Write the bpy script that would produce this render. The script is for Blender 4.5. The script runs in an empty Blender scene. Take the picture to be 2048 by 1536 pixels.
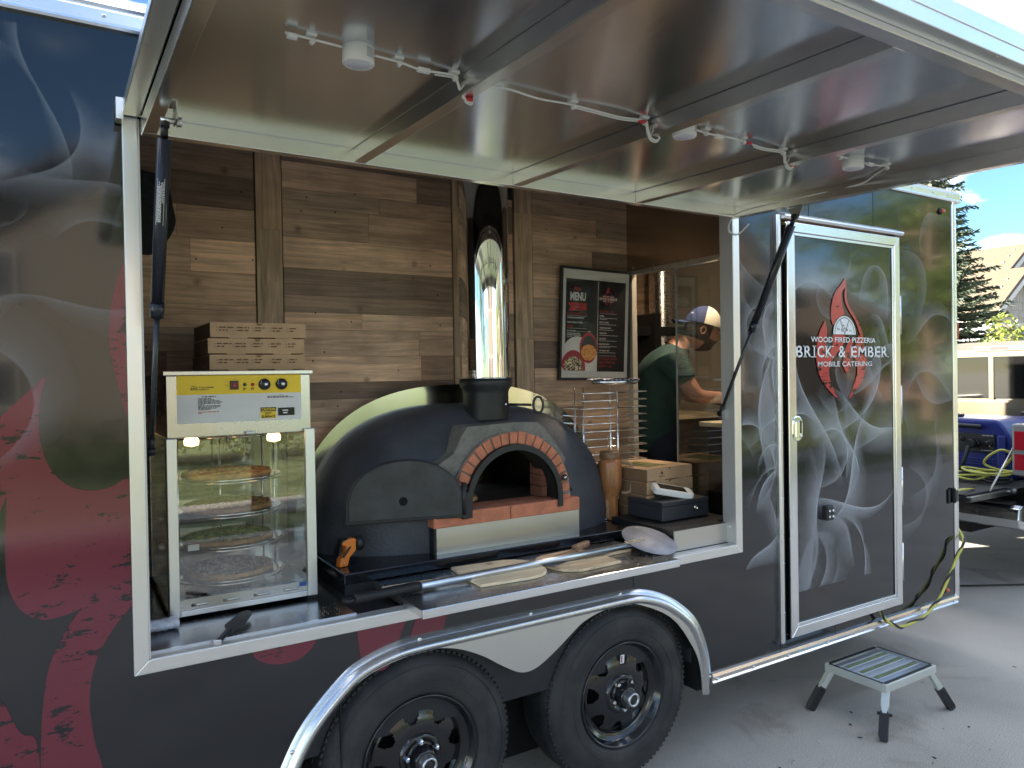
import bpy, bmesh, math, random
from mathutils import Vector, Matrix
random.seed(7)
S = bpy.context.scene
R = math.radians
COL = S.collection

# ------------------------------------------------------------------ camera
cam_d = bpy.data.cameras.new('camera')
cam = bpy.data.objects.new('camera', cam_d)
COL.objects.link(cam)
ax_r = Vector((0.85135459, -0.52433064, -0.01651516))
ax_u = Vector((0.02024073, 0.00137371, 0.99979419))
ax_f = Vector((0.52420004, 0.85151365, -0.01178235))
m = Matrix((ax_r, ax_u, -ax_f)).transposed().to_4x4()
m.translation = Vector((-0.19666, -2.23786, 1.63756))
cam.matrix_world = m
cam_d.sensor_width = 36.0
cam_d.lens = 36.0 * 1464.73 / 2048.0
cam_d.clip_start = 0.05
cam_d.clip_end = 600.0
S.camera = cam

# ------------------------------------------------------------------ sky, sun, exposure
SUN_DIR = Vector((-0.91, 0.41, 0.0)).normalized()
SUN_EL = R(16.5)
W = bpy.data.worlds.new('World')
S.world = W
W.use_nodes = True
nt = W.node_tree
nt.nodes.clear()
wo = nt.nodes.new('ShaderNodeOutputWorld')
bg = nt.nodes.new('ShaderNodeBackground')
sky = nt.nodes.new('ShaderNodeTexSky')
sky.sky_type = 'NISHITA'
sky.sun_disc = False
sky.sun_elevation = SUN_EL
sky.sun_rotation = math.atan2(SUN_DIR.x, SUN_DIR.y)
sky.air_density = 1.0
sky.dust_density = 0.1
sky.ozone_density = 1.6
tc = nt.nodes.new('ShaderNodeTexCoord')
mp = nt.nodes.new('ShaderNodeMapping')
mp.inputs['Scale'].default_value = (1.6, 1.6, 5.0)
mp.inputs['Location'].default_value = (2.66, 4.5, 0.98)
no = nt.nodes.new('ShaderNodeTexNoise')
no.inputs['Scale'].default_value = 1.7
no.inputs['Detail'].default_value = 7
no.inputs['Roughness'].default_value = 0.55
no.inputs['Distortion'].default_value = 0.5
rp = nt.nodes.new('ShaderNodeValToRGB')
rp.color_ramp.elements[0].position = 0.49
rp.color_ramp.elements[0].color = (0, 0, 0, 1)
rp.color_ramp.elements[1].position = 0.80
rp.color_ramp.elements[1].color = (0.9, 0.9, 0.9, 1)
mx = nt.nodes.new('ShaderNodeMix')
mx.data_type = 'RGBA'
mx.inputs[7].default_value = (24.0, 23.5, 22.6, 1)
nt.links.new(tc.outputs['Generated'], mp.inputs['Vector'])
nt.links.new(mp.outputs['Vector'], no.inputs['Vector'])
nt.links.new(no.outputs['Fac'], rp.inputs['Fac'])
nt.links.new(rp.outputs['Color'], mx.inputs[0])
dk = nt.nodes.new('ShaderNodeMix'); dk.data_type = 'RGBA'; dk.blend_type = 'MULTIPLY'; dk.inputs[0].default_value = 1.0
dk.inputs[7].default_value = (.44, .60, .76, 1)          # clear, deep blue between the clouds
nt.links.new(sky.outputs['Color'], dk.inputs[6])
nt.links.new(dk.outputs[2], mx.inputs[6])
nt.links.new(mx.outputs[2], bg.inputs['Color'])
bg.inputs['Strength'].default_value = 0.05
nt.links.new(bg.outputs['Background'], wo.inputs['Surface'])

sl = bpy.data.lights.new('sun', 'SUN')
sl.energy = 5.0
sl.angle = R(0.55)
sl.color = (1.0, 0.90, 0.76)
so = bpy.data.objects.new('sun', sl)
COL.objects.link(so)
sd = Vector((SUN_DIR.x * math.cos(SUN_EL), SUN_DIR.y * math.cos(SUN_EL), math.sin(SUN_EL)))
so.rotation_euler = sd.to_track_quat('Z', 'Y').to_euler()
so.location = sd * 60

S.view_settings.view_transform = 'Standard'
S.view_settings.look = 'None'
S.view_settings.gamma = 1.0
S.view_settings.use_curve_mapping = False
S.view_settings.exposure = 3.05
S.cycles.max_bounces = 10
S.cycles.transparent_max_bounces = 24
S.cycles.sample_clamp_indirect = 6.0

# ------------------------------------------------------------------ material helpers
MATS = {}
def nd(t, kind, **k):
    n = t.nodes.new(kind)
    for a, v in k.items():
        setattr(n, a, v)
    return n
def mat(name, col=(.5, .5, .5), rough=.5, metal=0.0, ior=1.5, coat=0.0, coat_r=.05, spec=None,
        var=0.0, vscale=8.0, stretch=(1, 1, 1), bump=0.0, bscale=60.0, rvar=0.0, emit=None, estr=0.0,
        col2=None, sharp=None, alpha=None):
    """Principled material with procedural colour variation, roughness variation and fine bump."""
    if name in MATS:
        return MATS[name]
    M = bpy.data.materials.new(name)
    M.use_nodes = True
    t = M.node_tree
    b = t.nodes['Principled BSDF']
    b.inputs['Base Color'].default_value = (*col, 1)
    b.inputs['Roughness'].default_value = rough
    b.inputs['Metallic'].default_value = metal
    b.inputs['IOR'].default_value = ior
    b.inputs['Coat Weight'].default_value = coat
    b.inputs['Coat Roughness'].default_value = coat_r
    if spec is not None:
        b.inputs['Specular IOR Level'].default_value = spec
    if emit:
        b.inputs['Emission Color'].default_value = (*emit, 1)
        b.inputs['Emission Strength'].default_value = estr
    if var or bump or rvar or col2:
        g = nd(t, 'ShaderNodeNewGeometry')
        mpn = nd(t, 'ShaderNodeMapping')
        mpn.inputs['Scale'].default_value = stretch
        t.links.new(g.outputs['Position'], mpn.inputs['Vector'])
        n1 = nd(t, 'ShaderNodeTexNoise')
        n1.inputs['Scale'].default_value = vscale
        n1.inputs['Detail'].default_value = 6
        n1.inputs['Roughness'].default_value = .6
        t.links.new(mpn.outputs['Vector'], n1.inputs['Vector'])
        if var or col2:
            r_ = nd(t, 'ShaderNodeValToRGB')
            c0 = tuple(max(0, c * (1 - var)) for c in col)
            c1 = col2 if col2 else tuple(min(1, c * (1 + var)) for c in col)
            lo, hi = sharp if sharp else (.3, .7)
            r_.color_ramp.elements[0].position = lo
            r_.color_ramp.elements[1].position = hi
            r_.color_ramp.elements[0].color = (*c0, 1)
            r_.color_ramp.elements[1].color = (*c1, 1)
            t.links.new(n1.outputs['Fac'], r_.inputs['Fac'])
            t.links.new(r_.outputs['Color'], b.inputs['Base Color'])
        if rvar:
            mr = nd(t, 'ShaderNodeMapRange')
            mr.inputs['To Min'].default_value = max(0.02, rough - rvar)
            mr.inputs['To Max'].default_value = min(1, rough + rvar)
            t.links.new(n1.outputs['Fac'], mr.inputs['Value'])
            t.links.new(mr.outputs['Result'], b.inputs['Roughness'])
        if bump:
            n2 = nd(t, 'ShaderNodeTexNoise')
            n2.inputs['Scale'].default_value = bscale
            n2.inputs['Detail'].default_value = 5
            t.links.new(mpn.outputs['Vector'], n2.inputs['Vector'])
            bp = nd(t, 'ShaderNodeBump')
            bp.inputs['Strength'].default_value = bump
            bp.inputs['Distance'].default_value = .01
            t.links.new(n2.outputs['Fac'], bp.inputs['Height'])
            t.links.new(bp.outputs['Normal'], b.inputs['Normal'])
    MATS[name] = M
    return M

def wood(name, ca, cb, grain=(1.2, 30, 30), rnd=True, rough=.55, dark=.35, bump=.25, greyed=0.0):
    """Sawn timber: long grain, knots, each board its own tone."""
    if name in MATS:
        return MATS[name]
    M = bpy.data.materials.new(name)
    M.use_nodes = True
    t = M.node_tree
    b = t.nodes['Principled BSDF']
    b.inputs['Roughness'].default_value = rough
    g = nd(t, 'ShaderNodeNewGeometry')
    oi = nd(t, 'ShaderNodeObjectInfo')
    ad = nd(t, 'ShaderNodeVectorMath', operation='ADD')
    sc = nd(t, 'ShaderNodeVectorMath', operation='SCALE')
    cx = nd(t, 'ShaderNodeCombineXYZ')
    for i in range(3):
        t.links.new(oi.outputs['Random'], cx.inputs[i])
    t.links.new(cx.outputs[0], sc.inputs[0])
    sc.inputs['Scale'].default_value = 37.0 if rnd else 0.0
    t.links.new(g.outputs['Position'], ad.inputs[0])
    t.links.new(sc.outputs[0], ad.inputs[1])
    mpn = nd(t, 'ShaderNodeMapping')
    mpn.inputs['Scale'].default_value = grain
    t.links.new(ad.outputs[0], mpn.inputs['Vector'])
    n1 = nd(t, 'ShaderNodeTexNoise')
    n1.inputs['Scale'].default_value = 1.6
    n1.inputs['Detail'].default_value = 8
    n1.inputs['Roughness'].default_value = .65
    n1.inputs['Distortion'].default_value = 1.2
    t.links.new(mpn.outputs[0], n1.inputs['Vector'])
    n2 = nd(t, 'ShaderNodeTexNoise')
    n2.inputs['Scale'].default_value = 7.0
    n2.inputs['Detail'].default_value = 4
    t.links.new(ad.outputs[0], n2.inputs['Vector'])
    vo = nd(t, 'ShaderNodeTexVoronoi')
    vo.inputs['Scale'].default_value = 6.0
    t.links.new(ad.outputs[0], vo.inputs['Vector'])
    kr = nd(t, 'ShaderNodeValToRGB')
    kr.color_ramp.elements[0].position = .03
    kr.color_ramp.elements[0].color = (.25, .2, .17, 1)
    kr.color_ramp.elements[1].position = .13
    kr.color_ramp.elements[1].color = (1, 1, 1, 1)
    t.links.new(vo.outputs['Distance'], kr.inputs['Fac'])
    tone = nd(t, 'ShaderNodeMix', data_type='RGBA')
    tone.inputs[6].default_value = (*ca, 1)
    tone.inputs[7].default_value = (*cb, 1)
    t.links.new(oi.outputs['Random'], tone.inputs[0])
    gy = nd(t, 'ShaderNodeMix', data_type='RGBA')          # some boards weathered grey
    sn = nd(t, 'ShaderNodeMath', operation='MULTIPLY'); sn.inputs[1].default_value = 7.31
    fr_ = nd(t, 'ShaderNodeMath', operation='FRACT')
    lim = nd(t, 'ShaderNodeMath', operation='MULTIPLY'); lim.inputs[1].default_value = greyed
    t.links.new(oi.outputs['Random'], sn.inputs[0]); t.links.new(sn.outputs[0], fr_.inputs[0]); t.links.new(fr_.outputs[0], lim.inputs[0])
    gy.inputs[7].default_value = (.30, .235, .18, 1)
    t.links.new(lim.outputs[0], gy.inputs[0]); t.links.new(tone.outputs[2], gy.inputs[6])
    tone = gy
    gr = nd(t, 'ShaderNodeValToRGB')
    gr.color_ramp.elements[0].position = .32
    gr.color_ramp.elements[0].color = (dark, dark, dark, 1)
    gr.color_ramp.elements[1].position = .68
    gr.color_ramp.elements[1].color = (1.3, 1.3, 1.3, 1)
    t.links.new(n1.outputs['Fac'], gr.inputs['Fac'])
    m1 = nd(t, 'ShaderNodeMix', data_type='RGBA', blend_type='MULTIPLY')
    m1.inputs[0].default_value = .85
    t.links.new(tone.outputs[2], m1.inputs[6])
    t.links.new(gr.outputs['Color'], m1.inputs[7])
    m2 = nd(t, 'ShaderNodeMix', data_type='RGBA', blend_type='MULTIPLY')
    m2.inputs[0].default_value = .7
    t.links.new(m1.outputs[2], m2.inputs[6])
    t.links.new(kr.outputs['Color'], m2.inputs[7])
    pr = nd(t, 'ShaderNodeValToRGB')
    pr.color_ramp.elements[0].position = .3
    pr.color_ramp.elements[0].color = (.78, .76, .75, 1)
    pr.color_ramp.elements[1].position = .7
    pr.color_ramp.elements[1].color = (1.2, 1.18, 1.15, 1)
    t.links.new(n2.outputs['Fac'], pr.inputs['Fac'])
    m3 = nd(t, 'ShaderNodeMix', data_type='RGBA', blend_type='MULTIPLY')
    m3.inputs[0].default_value = .8
    t.links.new(m2.outputs[2], m3.inputs[6])
    t.links.new(pr.outputs['Color'], m3.inputs[7])
    t.links.new(m3.outputs[2], b.inputs['Base Color'])
    bp = nd(t, 'ShaderNodeBump')
    bp.inputs['Strength'].default_value = bump
    bp.inputs['Distance'].default_value = .004
    t.links.new(n1.outputs['Fac'], bp.inputs['Height'])
    t.links.new(bp.outputs['Normal'], b.inputs['Normal'])
    MATS[name] = M
    return M

def glass(name, tint=(1, 1, 1), ior=1.5, rough=.0, boost=0.0):
    """Thin clear pane: Fresnel mix of see-through and mirror reflection."""
    if name in MATS:
        return MATS[name]
    M = bpy.data.materials.new(name)
    M.use_nodes = True
    t = M.node_tree
    t.nodes.clear()
    o = nd(t, 'ShaderNodeOutputMaterial')
    mxs = nd(t, 'ShaderNodeMixShader')
    tr = nd(t, 'ShaderNodeBsdfTransparent')
    tr.inputs['Color'].default_value = (*tint, 1)
    gl = nd(t, 'ShaderNodeBsdfGlossy')
    gl.inputs['Roughness'].default_value = rough
    fr = nd(t, 'ShaderNodeFresnel')
    gm_ = nd(t, 'ShaderNodeNewGeometry')
    mi = nd(t, 'ShaderNodeMix')
    mi.inputs[2].default_value = ior
    mi.inputs[3].default_value = 1.0 / ior
    t.links.new(gm_.outputs['Backfacing'], mi.inputs[0])
    t.links.new(mi.outputs[0], fr.inputs['IOR'])
    t.links.new(fr.outputs[0], mxs.inputs[0])
    t.links.new(tr.outputs[0], mxs.inputs[1])
    t.links.new(gl.outputs[0], mxs.inputs[2])
    t.links.new(mxs.outputs[0], o.inputs['Surface'])
    MATS[name] = M
    return M

# ------------------------------------------------------------------ mesh helpers
class MB:
    """Collects shapes; build() links them as ONE mesh object."""
    def __init__(s):
        s.v = []; s.f = []; s.sm = []
    def add(s, vs, fs, smooth=False, M=None):
        o = len(s.v)
        s.v += [tuple(M @ Vector(v)) if M else tuple(v) for v in vs]
        s.f += [tuple(i + o for i in f) for f in fs]
        s.sm += [smooth] * len(fs)
        return s
    def box(s, x0, x1, y0, y1, z0, z1, M=None):
        return s.add([(x0, y0, z0), (x1, y0, z0), (x1, y1, z0), (x0, y1, z0), (x0, y0, z1), (x1, y0, z1), (x1, y1, z1), (x0, y1, z1)],
                     [(3, 2, 1, 0), (4, 5, 6, 7), (0, 1, 5, 4), (1, 2, 6, 5), (2, 3, 7, 6), (3, 0, 4, 7)], False, M)
    def prism(s, pts, ax, d0, d1, M=None, smooth=False):
        """2-D outline extruded along an axis: ax 'y' takes (x,z), 'z' takes (x,y), 'x' takes (y,z)."""
        n = len(pts)
        def p(a, b, d):
            return {'y': (a, d, b), 'z': (a, b, d), 'x': (d, a, b)}[ax]
        vs = [p(a, b, d0) for a, b in pts] + [p(a, b, d1) for a, b in pts]
        fs = [tuple(range(n)), tuple(range(2 * n - 1, n - 1, -1))]
        s.add(vs, fs, False, M)
        o = len(s.v) - 2 * n
        s.f += [(o + (i + 1) % n, o + i, o + n + i, o + n + (i + 1) % n) for i in range(n)]
        s.sm += [smooth] * n
        return s
    def tube(s, pts, r, n=8, caps=True, closed=False, M=None):
        pts = [Vector(p) for p in pts]
        k = len(pts)
        rs = r if isinstance(r, (list, tuple)) else [r] * k
        tg = []
        for i in range(k):
            a = pts[i - 1] if (i > 0 or closed) else pts[i]
            b = pts[(i + 1) % k] if (i < k - 1 or closed) else pts[i]
            d = b - a
            tg.append(d.normalized() if d.length > 1e-9 else Vector((0, 0, 1)))
        u = tg[0].orthogonal().normalized()
        vs = []
        for i in range(k):
            u = (u - tg[i] * u.dot(tg[i]))
            u = u.normalized() if u.length > 1e-6 else tg[i].orthogonal().normalized()
            w = tg[i].cross(u)
            for j in range(n):
                a = 2 * math.pi * j / n
                vs.append(pts[i] + (u * math.cos(a) + w * math.sin(a)) * rs[i])
        fs = []
        for i in range(k if closed else k - 1):
            for j in range(n):
                a, b = i * n + j, i * n + (j + 1) % n
                c, d = ((i + 1) % k) * n + (j + 1) % n, ((i + 1) % k) * n + j
                fs.append((a, b, c, d))
        s.add(vs, fs, True, M)
        if caps and not closed:
            o = len(s.v) - k * n
            s.f += [tuple(o + j for j in range(n - 1, -1, -1)), tuple(o + (k - 1) * n + j for j in range(n))]
            s.sm += [False, False]
        return s
    def lathe(s, prof, n=24, ax='z', c=(0, 0, 0), a0=0.0, a1=2 * math.pi, smooth=True, caps=True, M=None):
        """prof: (radius, height) pairs turned about an axis through c."""
        full = abs(a1 - a0 - 2 * math.pi) < 1e-6
        k = n if full else n + 1
        vs = []
        for r, h in prof:
            for j in range(k):
                a = a0 + (a1 - a0) * j / n
                x, y = r * math.cos(a), r * math.sin(a)
                q = {'z': (x, y, h), 'y': (x, h, y), 'x': (h, x, y)}[ax]
                vs.append((q[0] + c[0], q[1] + c[1], q[2] + c[2]))
        fs = []
        for i in range(len(prof) - 1):
            for j in range(n):
                a, b = i * k + j, i * k + (j + 1) % k
                d, e = (i + 1) * k + j, (i + 1) * k + (j + 1) % k
                fs.append((a, b, e, d))
        s.add(vs, fs, smooth, M)
        if caps and full:
            o = len(s.v) - len(vs)
            if prof[0][0] > 1e-6:
                s.f.append(tuple(o + j for j in range(k - 1, -1, -1))); s.sm.append(False)
            if prof[-1][0] > 1e-6:
                s.f.append(tuple(o + (len(prof) - 1) * k + j for j in range(k))); s.sm.append(False)
        return s
    def grid(s, rows, smooth=True, M=None, closed_u=False):
        nr, nc = len(rows), len(rows[0])
        vs = [p for r_ in rows for p in r_]
        fs = []
        for i in range(nr - 1):
            for j in range(nc if closed_u else nc - 1):
                fs.append((i * nc + j, i * nc + (j + 1) % nc, (i + 1) * nc + (j + 1) % nc, (i + 1) * nc + j))
        return s.add(vs, fs, smooth, M)
    def build(s, name, material=None, parent=None, bevel=0.0, loc=None, kind=None, fix=True, seg=2):
        me = bpy.data.meshes.new(name)
        me.from_pydata(s.v, [], s.f)
        me.polygons.foreach_set('use_smooth', s.sm)
        if fix:
            bm = bmesh.new(); bm.from_mesh(me)
            bmesh.ops.recalc_face_normals(bm, faces=bm.faces)
            bm.to_mesh(me); bm.free()
        me.update()
        if material:
            me.materials.append(material)
        o = bpy.data.objects.new(name, me)
        COL.objects.link(o)
        if parent:
            o.parent = parent
        if loc:
            o.location = loc
        if bevel:
            md = o.modifiers.new('bevel', 'BEVEL')
            md.width = bevel; md.segments = seg; md.limit_method = 'ANGLE'; md.angle_limit = R(40)
            md.harden_normals = False
        if kind:
            o['kind'] = kind
        return o

def tag(o, label, cat, group=None):
    o['label'] = label; o['category'] = cat
    if group:
        o['group'] = group
    return o
def thing(name, label, cat, loc=(0, 0, 0), rz=0.0, group=None):
    o = bpy.data.objects.new(name, None)
    o.empty_display_size = .1
    COL.objects.link(o)
    o.location = loc
    o.rotation_euler = (0, 0, rz)
    return tag(o, label, cat, group)
def copy_tree(o, parent=None):
    c = o.copy(); COL.objects.link(c); c.parent = parent
    for ch in list(o.children):
        copy_tree(ch, c)
    return c
def bez(pts, n=8):
    """Catmull-Rom through points."""
    P = [Vector(p) for p in pts]
    out = []
    for i in range(len(P) - 1):
        p0 = P[i - 1] if i else P[0] * 2 - P[1]
        p1, p2 = P[i], P[i + 1]
        p3 = P[i + 2] if i + 2 < len(P) else P[-1] * 2 - P[-2]
        for k in range(n):
            t = k / n
            out.append(.5 * ((2 * p1) + (p2 - p0) * t + (2 * p0 - 5 * p1 + 4 * p2 - p3) * t * t + (3 * p1 - p0 - 3 * p2 + p3) * t ** 3))
    out.append(P[-1])
    return out
def bez2(pts, n=6):
    return [(p.x, p.y) for p in bez([(a, b, 0) for a, b in pts], n)]

_tc = {}
def text2d(s, bold=0.0, shear=0.0):
    """Outline of a word as flat triangles, normalised to its own bounding box."""
    key = (s, bold, shear)
    if key in _tc:
        return _tc[key]
    cu = bpy.data.curves.new('t', 'FONT')
    cu.body = s; cu.size = 1.0; cu.offset = bold; cu.shear = shear
    cu.resolution_u = 3
    ob = bpy.data.objects.new('t', cu)
    me = ob.to_mesh()
    v = [(q.co.x, q.co.y) for q in me.vertices]
    f = [tuple(p.vertices) for p in me.polygons]
    ob.to_mesh_clear()
    bpy.data.objects.remove(ob)
    x0 = min(a for a, b in v); x1 = max(a for a, b in v)
    y0 = min(b for a, b in v); y1 = max(b for a, b in v)
    v = [((a - x0) / (x1 - x0), (b - y0) / (y1 - y0)) for a, b in v]
    _tc[key] = (v, f, (x1 - x0) / (y1 - y0))
    return _tc[key]
def put_text(mb, s, u0, v0, w, h, fn, bold=0.0, shear=0.0, fit=True):
    """Writes s into the box (u0,v0,w,h) of the surface fn(u,v). w=None keeps the letters' own width."""
    v, f, asp = text2d(s, bold, shear)
    if w is None:
        w = h * asp
    mb.add([fn(u0 + a * w, v0 + b * h) for a, b in v], f)
    return w
_dr = random.Random(77)
def dashes(mb, u0, v0, w, h, fn):
    """A line of small print too fine to read: word-length dashes."""
    sg = 1 if w > 0 else -1
    u = 0.0
    while u < abs(w) - h:
        l = min(_dr.uniform(1.6, 5.5) * h, abs(w) - u)
        a, b = u0 + sg * u, u0 + sg * (u + l)
        mb.add([fn(a, v0), fn(b, v0), fn(b, v0 + h), fn(a, v0 + h)], [(0, 1, 2, 3)])
        u += l + h * .8
def flat(fn, rows):
    """Rectangles (u0,v0,u1,v1) laid on fn."""
    mb = MB()
    for u0, v0, u1, v1 in rows:
        mb.add([fn(u0, v0), fn(u1, v0), fn(u1, v1), fn(u0, v1)], [(0, 1, 2, 3)])
    return mb

# ------------------------------------------------------------------ palette
ALU = mat('mill_aluminium', (.72, .72, .70), .30, 1.0, rvar=.10, vscale=5, stretch=(.6, 8, 8), bump=.03, bscale=90)
ALU_TRIM = mat('satin_aluminium_trim', (.84, .84, .83), .30, 1.0, rvar=.08, vscale=9, bump=.02, bscale=60)
ALU_BRIGHT = mat('bright_aluminium', (.82, .83, .84), .2, 1.0, rvar=.08, vscale=12)
STEEL = mat('brushed_stainless', (.58, .57, .54), .28, 1.0, rvar=.10, vscale=6, stretch=(1, 8, 20), bump=.03, bscale=40)
CHROME = mat('polished_chrome', (.86, .86, .86), .04, 1.0)
DULLST = mat('worn_sheet_steel', (.42, .43, .45), .36, 1.0, rvar=.16, vscale=14, var=.3)
BLACKM = mat('black_powder_coat', (.016, .017, .019), .42, 0, var=.25, vscale=20)
BLACKG = mat('black_gloss', (.008, .008, .010), .12, 0, rvar=.08, vscale=10)
RUBBER = mat('tyre_rubber', (.020, .021, .023), .62, 0, var=.2, col2=(.050, .046, .042), sharp=(.4, .75), vscale=7, bump=.12, bscale=140)
WHITEP = mat('white_plastic', (.74, .73, .70), .4)
CARD = mat('brown_cardboard', (.50, .325, .19), .8, var=.10, vscale=14, bump=.08, bscale=200)
INK = mat('dark_print', (.07, .04, .025), .8)
# ------------------------------------------------------------------ setting: street, kerb, lawns, pavement
def concrete(name, col, scale=1.0):
    M = bpy.data.materials.new(name); M.use_nodes = True
    t = M.node_tree; b = t.nodes['Principled BSDF']
    b.inputs['Roughness'].default_value = .85
    g = nd(t, 'ShaderNodeNewGeometry')
    n0 = nd(t, 'ShaderNodeTexNoise'); n0.inputs['Scale'].default_value = 1.3 * scale; n0.inputs['Detail'].default_value = 5
    n1 = nd(t, 'ShaderNodeTexNoise'); n1.inputs['Scale'].default_value = 260 * scale; n1.inputs['Detail'].default_value = 3
    n3 = nd(t, 'ShaderNodeTexVoronoi'); n3.inputs['Scale'].default_value = 75 * scale
    mpn = nd(t, 'ShaderNodeMapping'); mpn.inputs['Scale'].default_value = (40, 400, 1); mpn.inputs['Rotation'].default_value = (0, 0, .45)
    n2 = nd(t, 'ShaderNodeTexNoise'); n2.inputs['Scale'].default_value = .5; n2.inputs['Detail'].default_value = 3
    for n in (n0, n1, n3):
        t.links.new(g.outputs['Position'], n.inputs['Vector'])
    t.links.new(g.outputs['Position'], mpn.inputs['Vector']); t.links.new(mpn.outputs[0], n2.inputs['Vector'])
    r0 = nd(t, 'ShaderNodeValToRGB'); r0.color_ramp.elements[0].position = .3; r0.color_ramp.elements[1].position = .72
    r0.color_ramp.elements[0].color = (*[c * .80 for c in col], 1); r0.color_ramp.elements[1].color = (*[c * 1.1 for c in col], 1)
    t.links.new(n0.outputs['Fac'], r0.inputs['Fac'])
    r1 = nd(t, 'ShaderNodeValToRGB'); r1.color_ramp.elements[0].position = .36; r1.color_ramp.elements[1].position = .66
    r1.color_ramp.elements[0].color = (.42, .42, .42, 1); r1.color_ramp.elements[1].color = (1.35, 1.35, 1.35, 1)
    t.links.new(n1.outputs['Fac'], r1.inputs['Fac'])
    r3 = nd(t, 'ShaderNodeValToRGB'); r3.color_ramp.elements[0].position = .05; r3.color_ramp.elements[1].position = .16
    r3.color_ramp.elements[0].color = (.45, .44, .43, 1); r3.color_ramp.elements[1].color = (1, 1, 1, 1)
    t.links.new(n3.outputs['Distance'], r3.inputs['Fac'])
    a = nd(t, 'ShaderNodeMix', data_type='RGBA', blend_type='MULTIPLY'); a.inputs[0].default_value = .75
    c = nd(t, 'ShaderNodeMix', data_type='RGBA', blend_type='MULTIPLY'); c.inputs[0].default_value = .75
    t.links.new(r0.outputs[0], a.inputs[6]); t.links.new(r1.outputs[0], a.inputs[7])
    t.links.new(a.outputs[2], c.inputs[6]); t.links.new(r3.outputs[0], c.inputs[7])
    n4 = nd(t, 'ShaderNodeTexNoise'); n4.inputs['Scale'].default_value = 2.1 * scale; n4.inputs['Detail'].default_value = 9; n4.inputs['Roughness'].default_value = .68; n4.inputs['Distortion'].default_value = .8
    t.links.new(g.outputs['Position'], n4.inputs['Vector'])
    r4 = nd(t, 'ShaderNodeValToRGB'); r4.color_ramp.elements[0].position = .56; r4.color_ramp.elements[1].position = .70
    r4.color_ramp.elements[0].color = (1, 1, 1, 1); r4.color_ramp.elements[1].color = (.74, .72, .69, 1)
    t.links.new(n4.outputs['Fac'], r4.inputs['Fac'])
    e4 = nd(t, 'ShaderNodeMix', data_type='RGBA', blend_type='MULTIPLY'); e4.inputs[0].default_value = 1.0
    t.links.new(c.outputs[2], e4.inputs[6]); t.links.new(r4.outputs[0], e4.inputs[7])
    t.links.new(e4.outputs[2], b.inputs['Base Color'])
    bp = nd(t, 'ShaderNodeBump'); bp.inputs['Strength'].default_value = .18; bp.inputs['Distance'].default_value = .004
    ms = nd(t, 'ShaderNodeMath', operation='ADD')
    t.links.new(n2.outputs['Fac'], ms.inputs[0]); t.links.new(n1.outputs['Fac'], ms.inputs[1])
    t.links.new(ms.outputs[0], bp.inputs['Height']); t.links.new(bp.outputs['Normal'], b.inputs['Normal'])
    return M
GRASS = mat('lawn_grass', (.075, .11, .03), .9, var=.4, vscale=3.0, bump=.9, bscale=40, col2=(.15, .18, .06))
CONC = concrete('broom_finished_concrete', (.52, .485, .435))
WALK = concrete('pavement_concrete', (.42, .40, .36))
def structure(o):
    o['kind'] = 'structure'
    return o
structure(MB().box(-250, 250, -250, 250, -.3, -.02).build('ground', GRASS))
structure(MB().box(-70, 70, -4.65, 7.5, -.25, 0).build('street', CONC))
for nm, y in (('kerb', -4.65), ('kerb', 7.5)):
    s_ = -1 if y < 0 else 1
    structure(MB().box(-70, 70, min(y, y + s_ * .16), max(y, y + s_ * .16), -.2, .11).build(nm, WALK, bevel=.02))
structure(MB().box(-70, 70, -7.45, -6.45, -.1, .02).build('pavement', WALK))
structure(MB().box(-70, 70, 9.3, 10.4, -.1, .02).build('pavement', WALK))
# saw-cut joints and a sealed crack in the street slab
JOINT = mat('joint_sealant', (.035, .033, .03), .8)
j = MB()
j.tube(bez([(4.6, 1.3, .0), (5.6, .62, .0), (6.6, .05, .0), (8.4, -1.0, .0), (12, -2.8, 0)], 6), .014, 5)
structure(j.build('street_joint', JOINT))
structure(MB().box(-70, 70, 3.0, 3.02, -.01, .002).build('street_joint', JOINT))
# crumbs and flecks of litter on the slab near the wheels
fl = MB()
for i in range(60):
    x, y = random.uniform(1.9, 4.6), random.uniform(-1.2, -.05)
    r_ = random.uniform(.002, .006); a = random.uniform(0, 6.28)
    M_ = Matrix.Translation((x, y, .001)) @ Matrix.Rotation(a, 4, 'Z')
    fl.add([(-r_ * 2, -r_, 0), (r_ * 2, -r_, .001), (r_ * 1.6, r_, .002), (-r_, r_ * .8, .001)], [(0, 1, 2, 3)], False, M_)
fl.build('ground_flecks', mat('dark_fleck', (.03, .03, .028), .9), kind='stuff')
fl = MB()
for i in range(9):
    x, y = random.uniform(1.95, 2.7), random.uniform(-.75, -.2)
    p = [Vector((x, y, .003))]
    for k in range(3):
        p.append(p[-1] + Vector((random.uniform(-.02, .03), random.uniform(-.02, .02), 0)))
    fl.tube(p, .0016, 4)
fl.build('litter_flecks', mat('pale_fleck', (.6, .58, .52), .8), kind='stuff')

# ------------------------------------------------------------------ the food trailer
WRAP = mat('black_vinyl_wrap', (.007, .0075, .009), .085, 0, ior=1.66, coat=.25, coat_r=.03, rvar=.02, vscale=4)
T = thing('food_trailer', 'black catering trailer with red flame wrap, open serving hatch and side door', 'trailer', (0, 0, 0))
XL, XR, XC = -4.6, 4.14, 4.24      # rear, start of front corner, nose
ZB, ZR = .34, 2.58
OX0, OX1, OZ0, OZ1 = -.006, 2.323, .875, 2.35   # serving opening
DX0, DX1, DZ0, DZ1 = 2.655, 3.555, .40, 2.325    # door leaf
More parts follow.
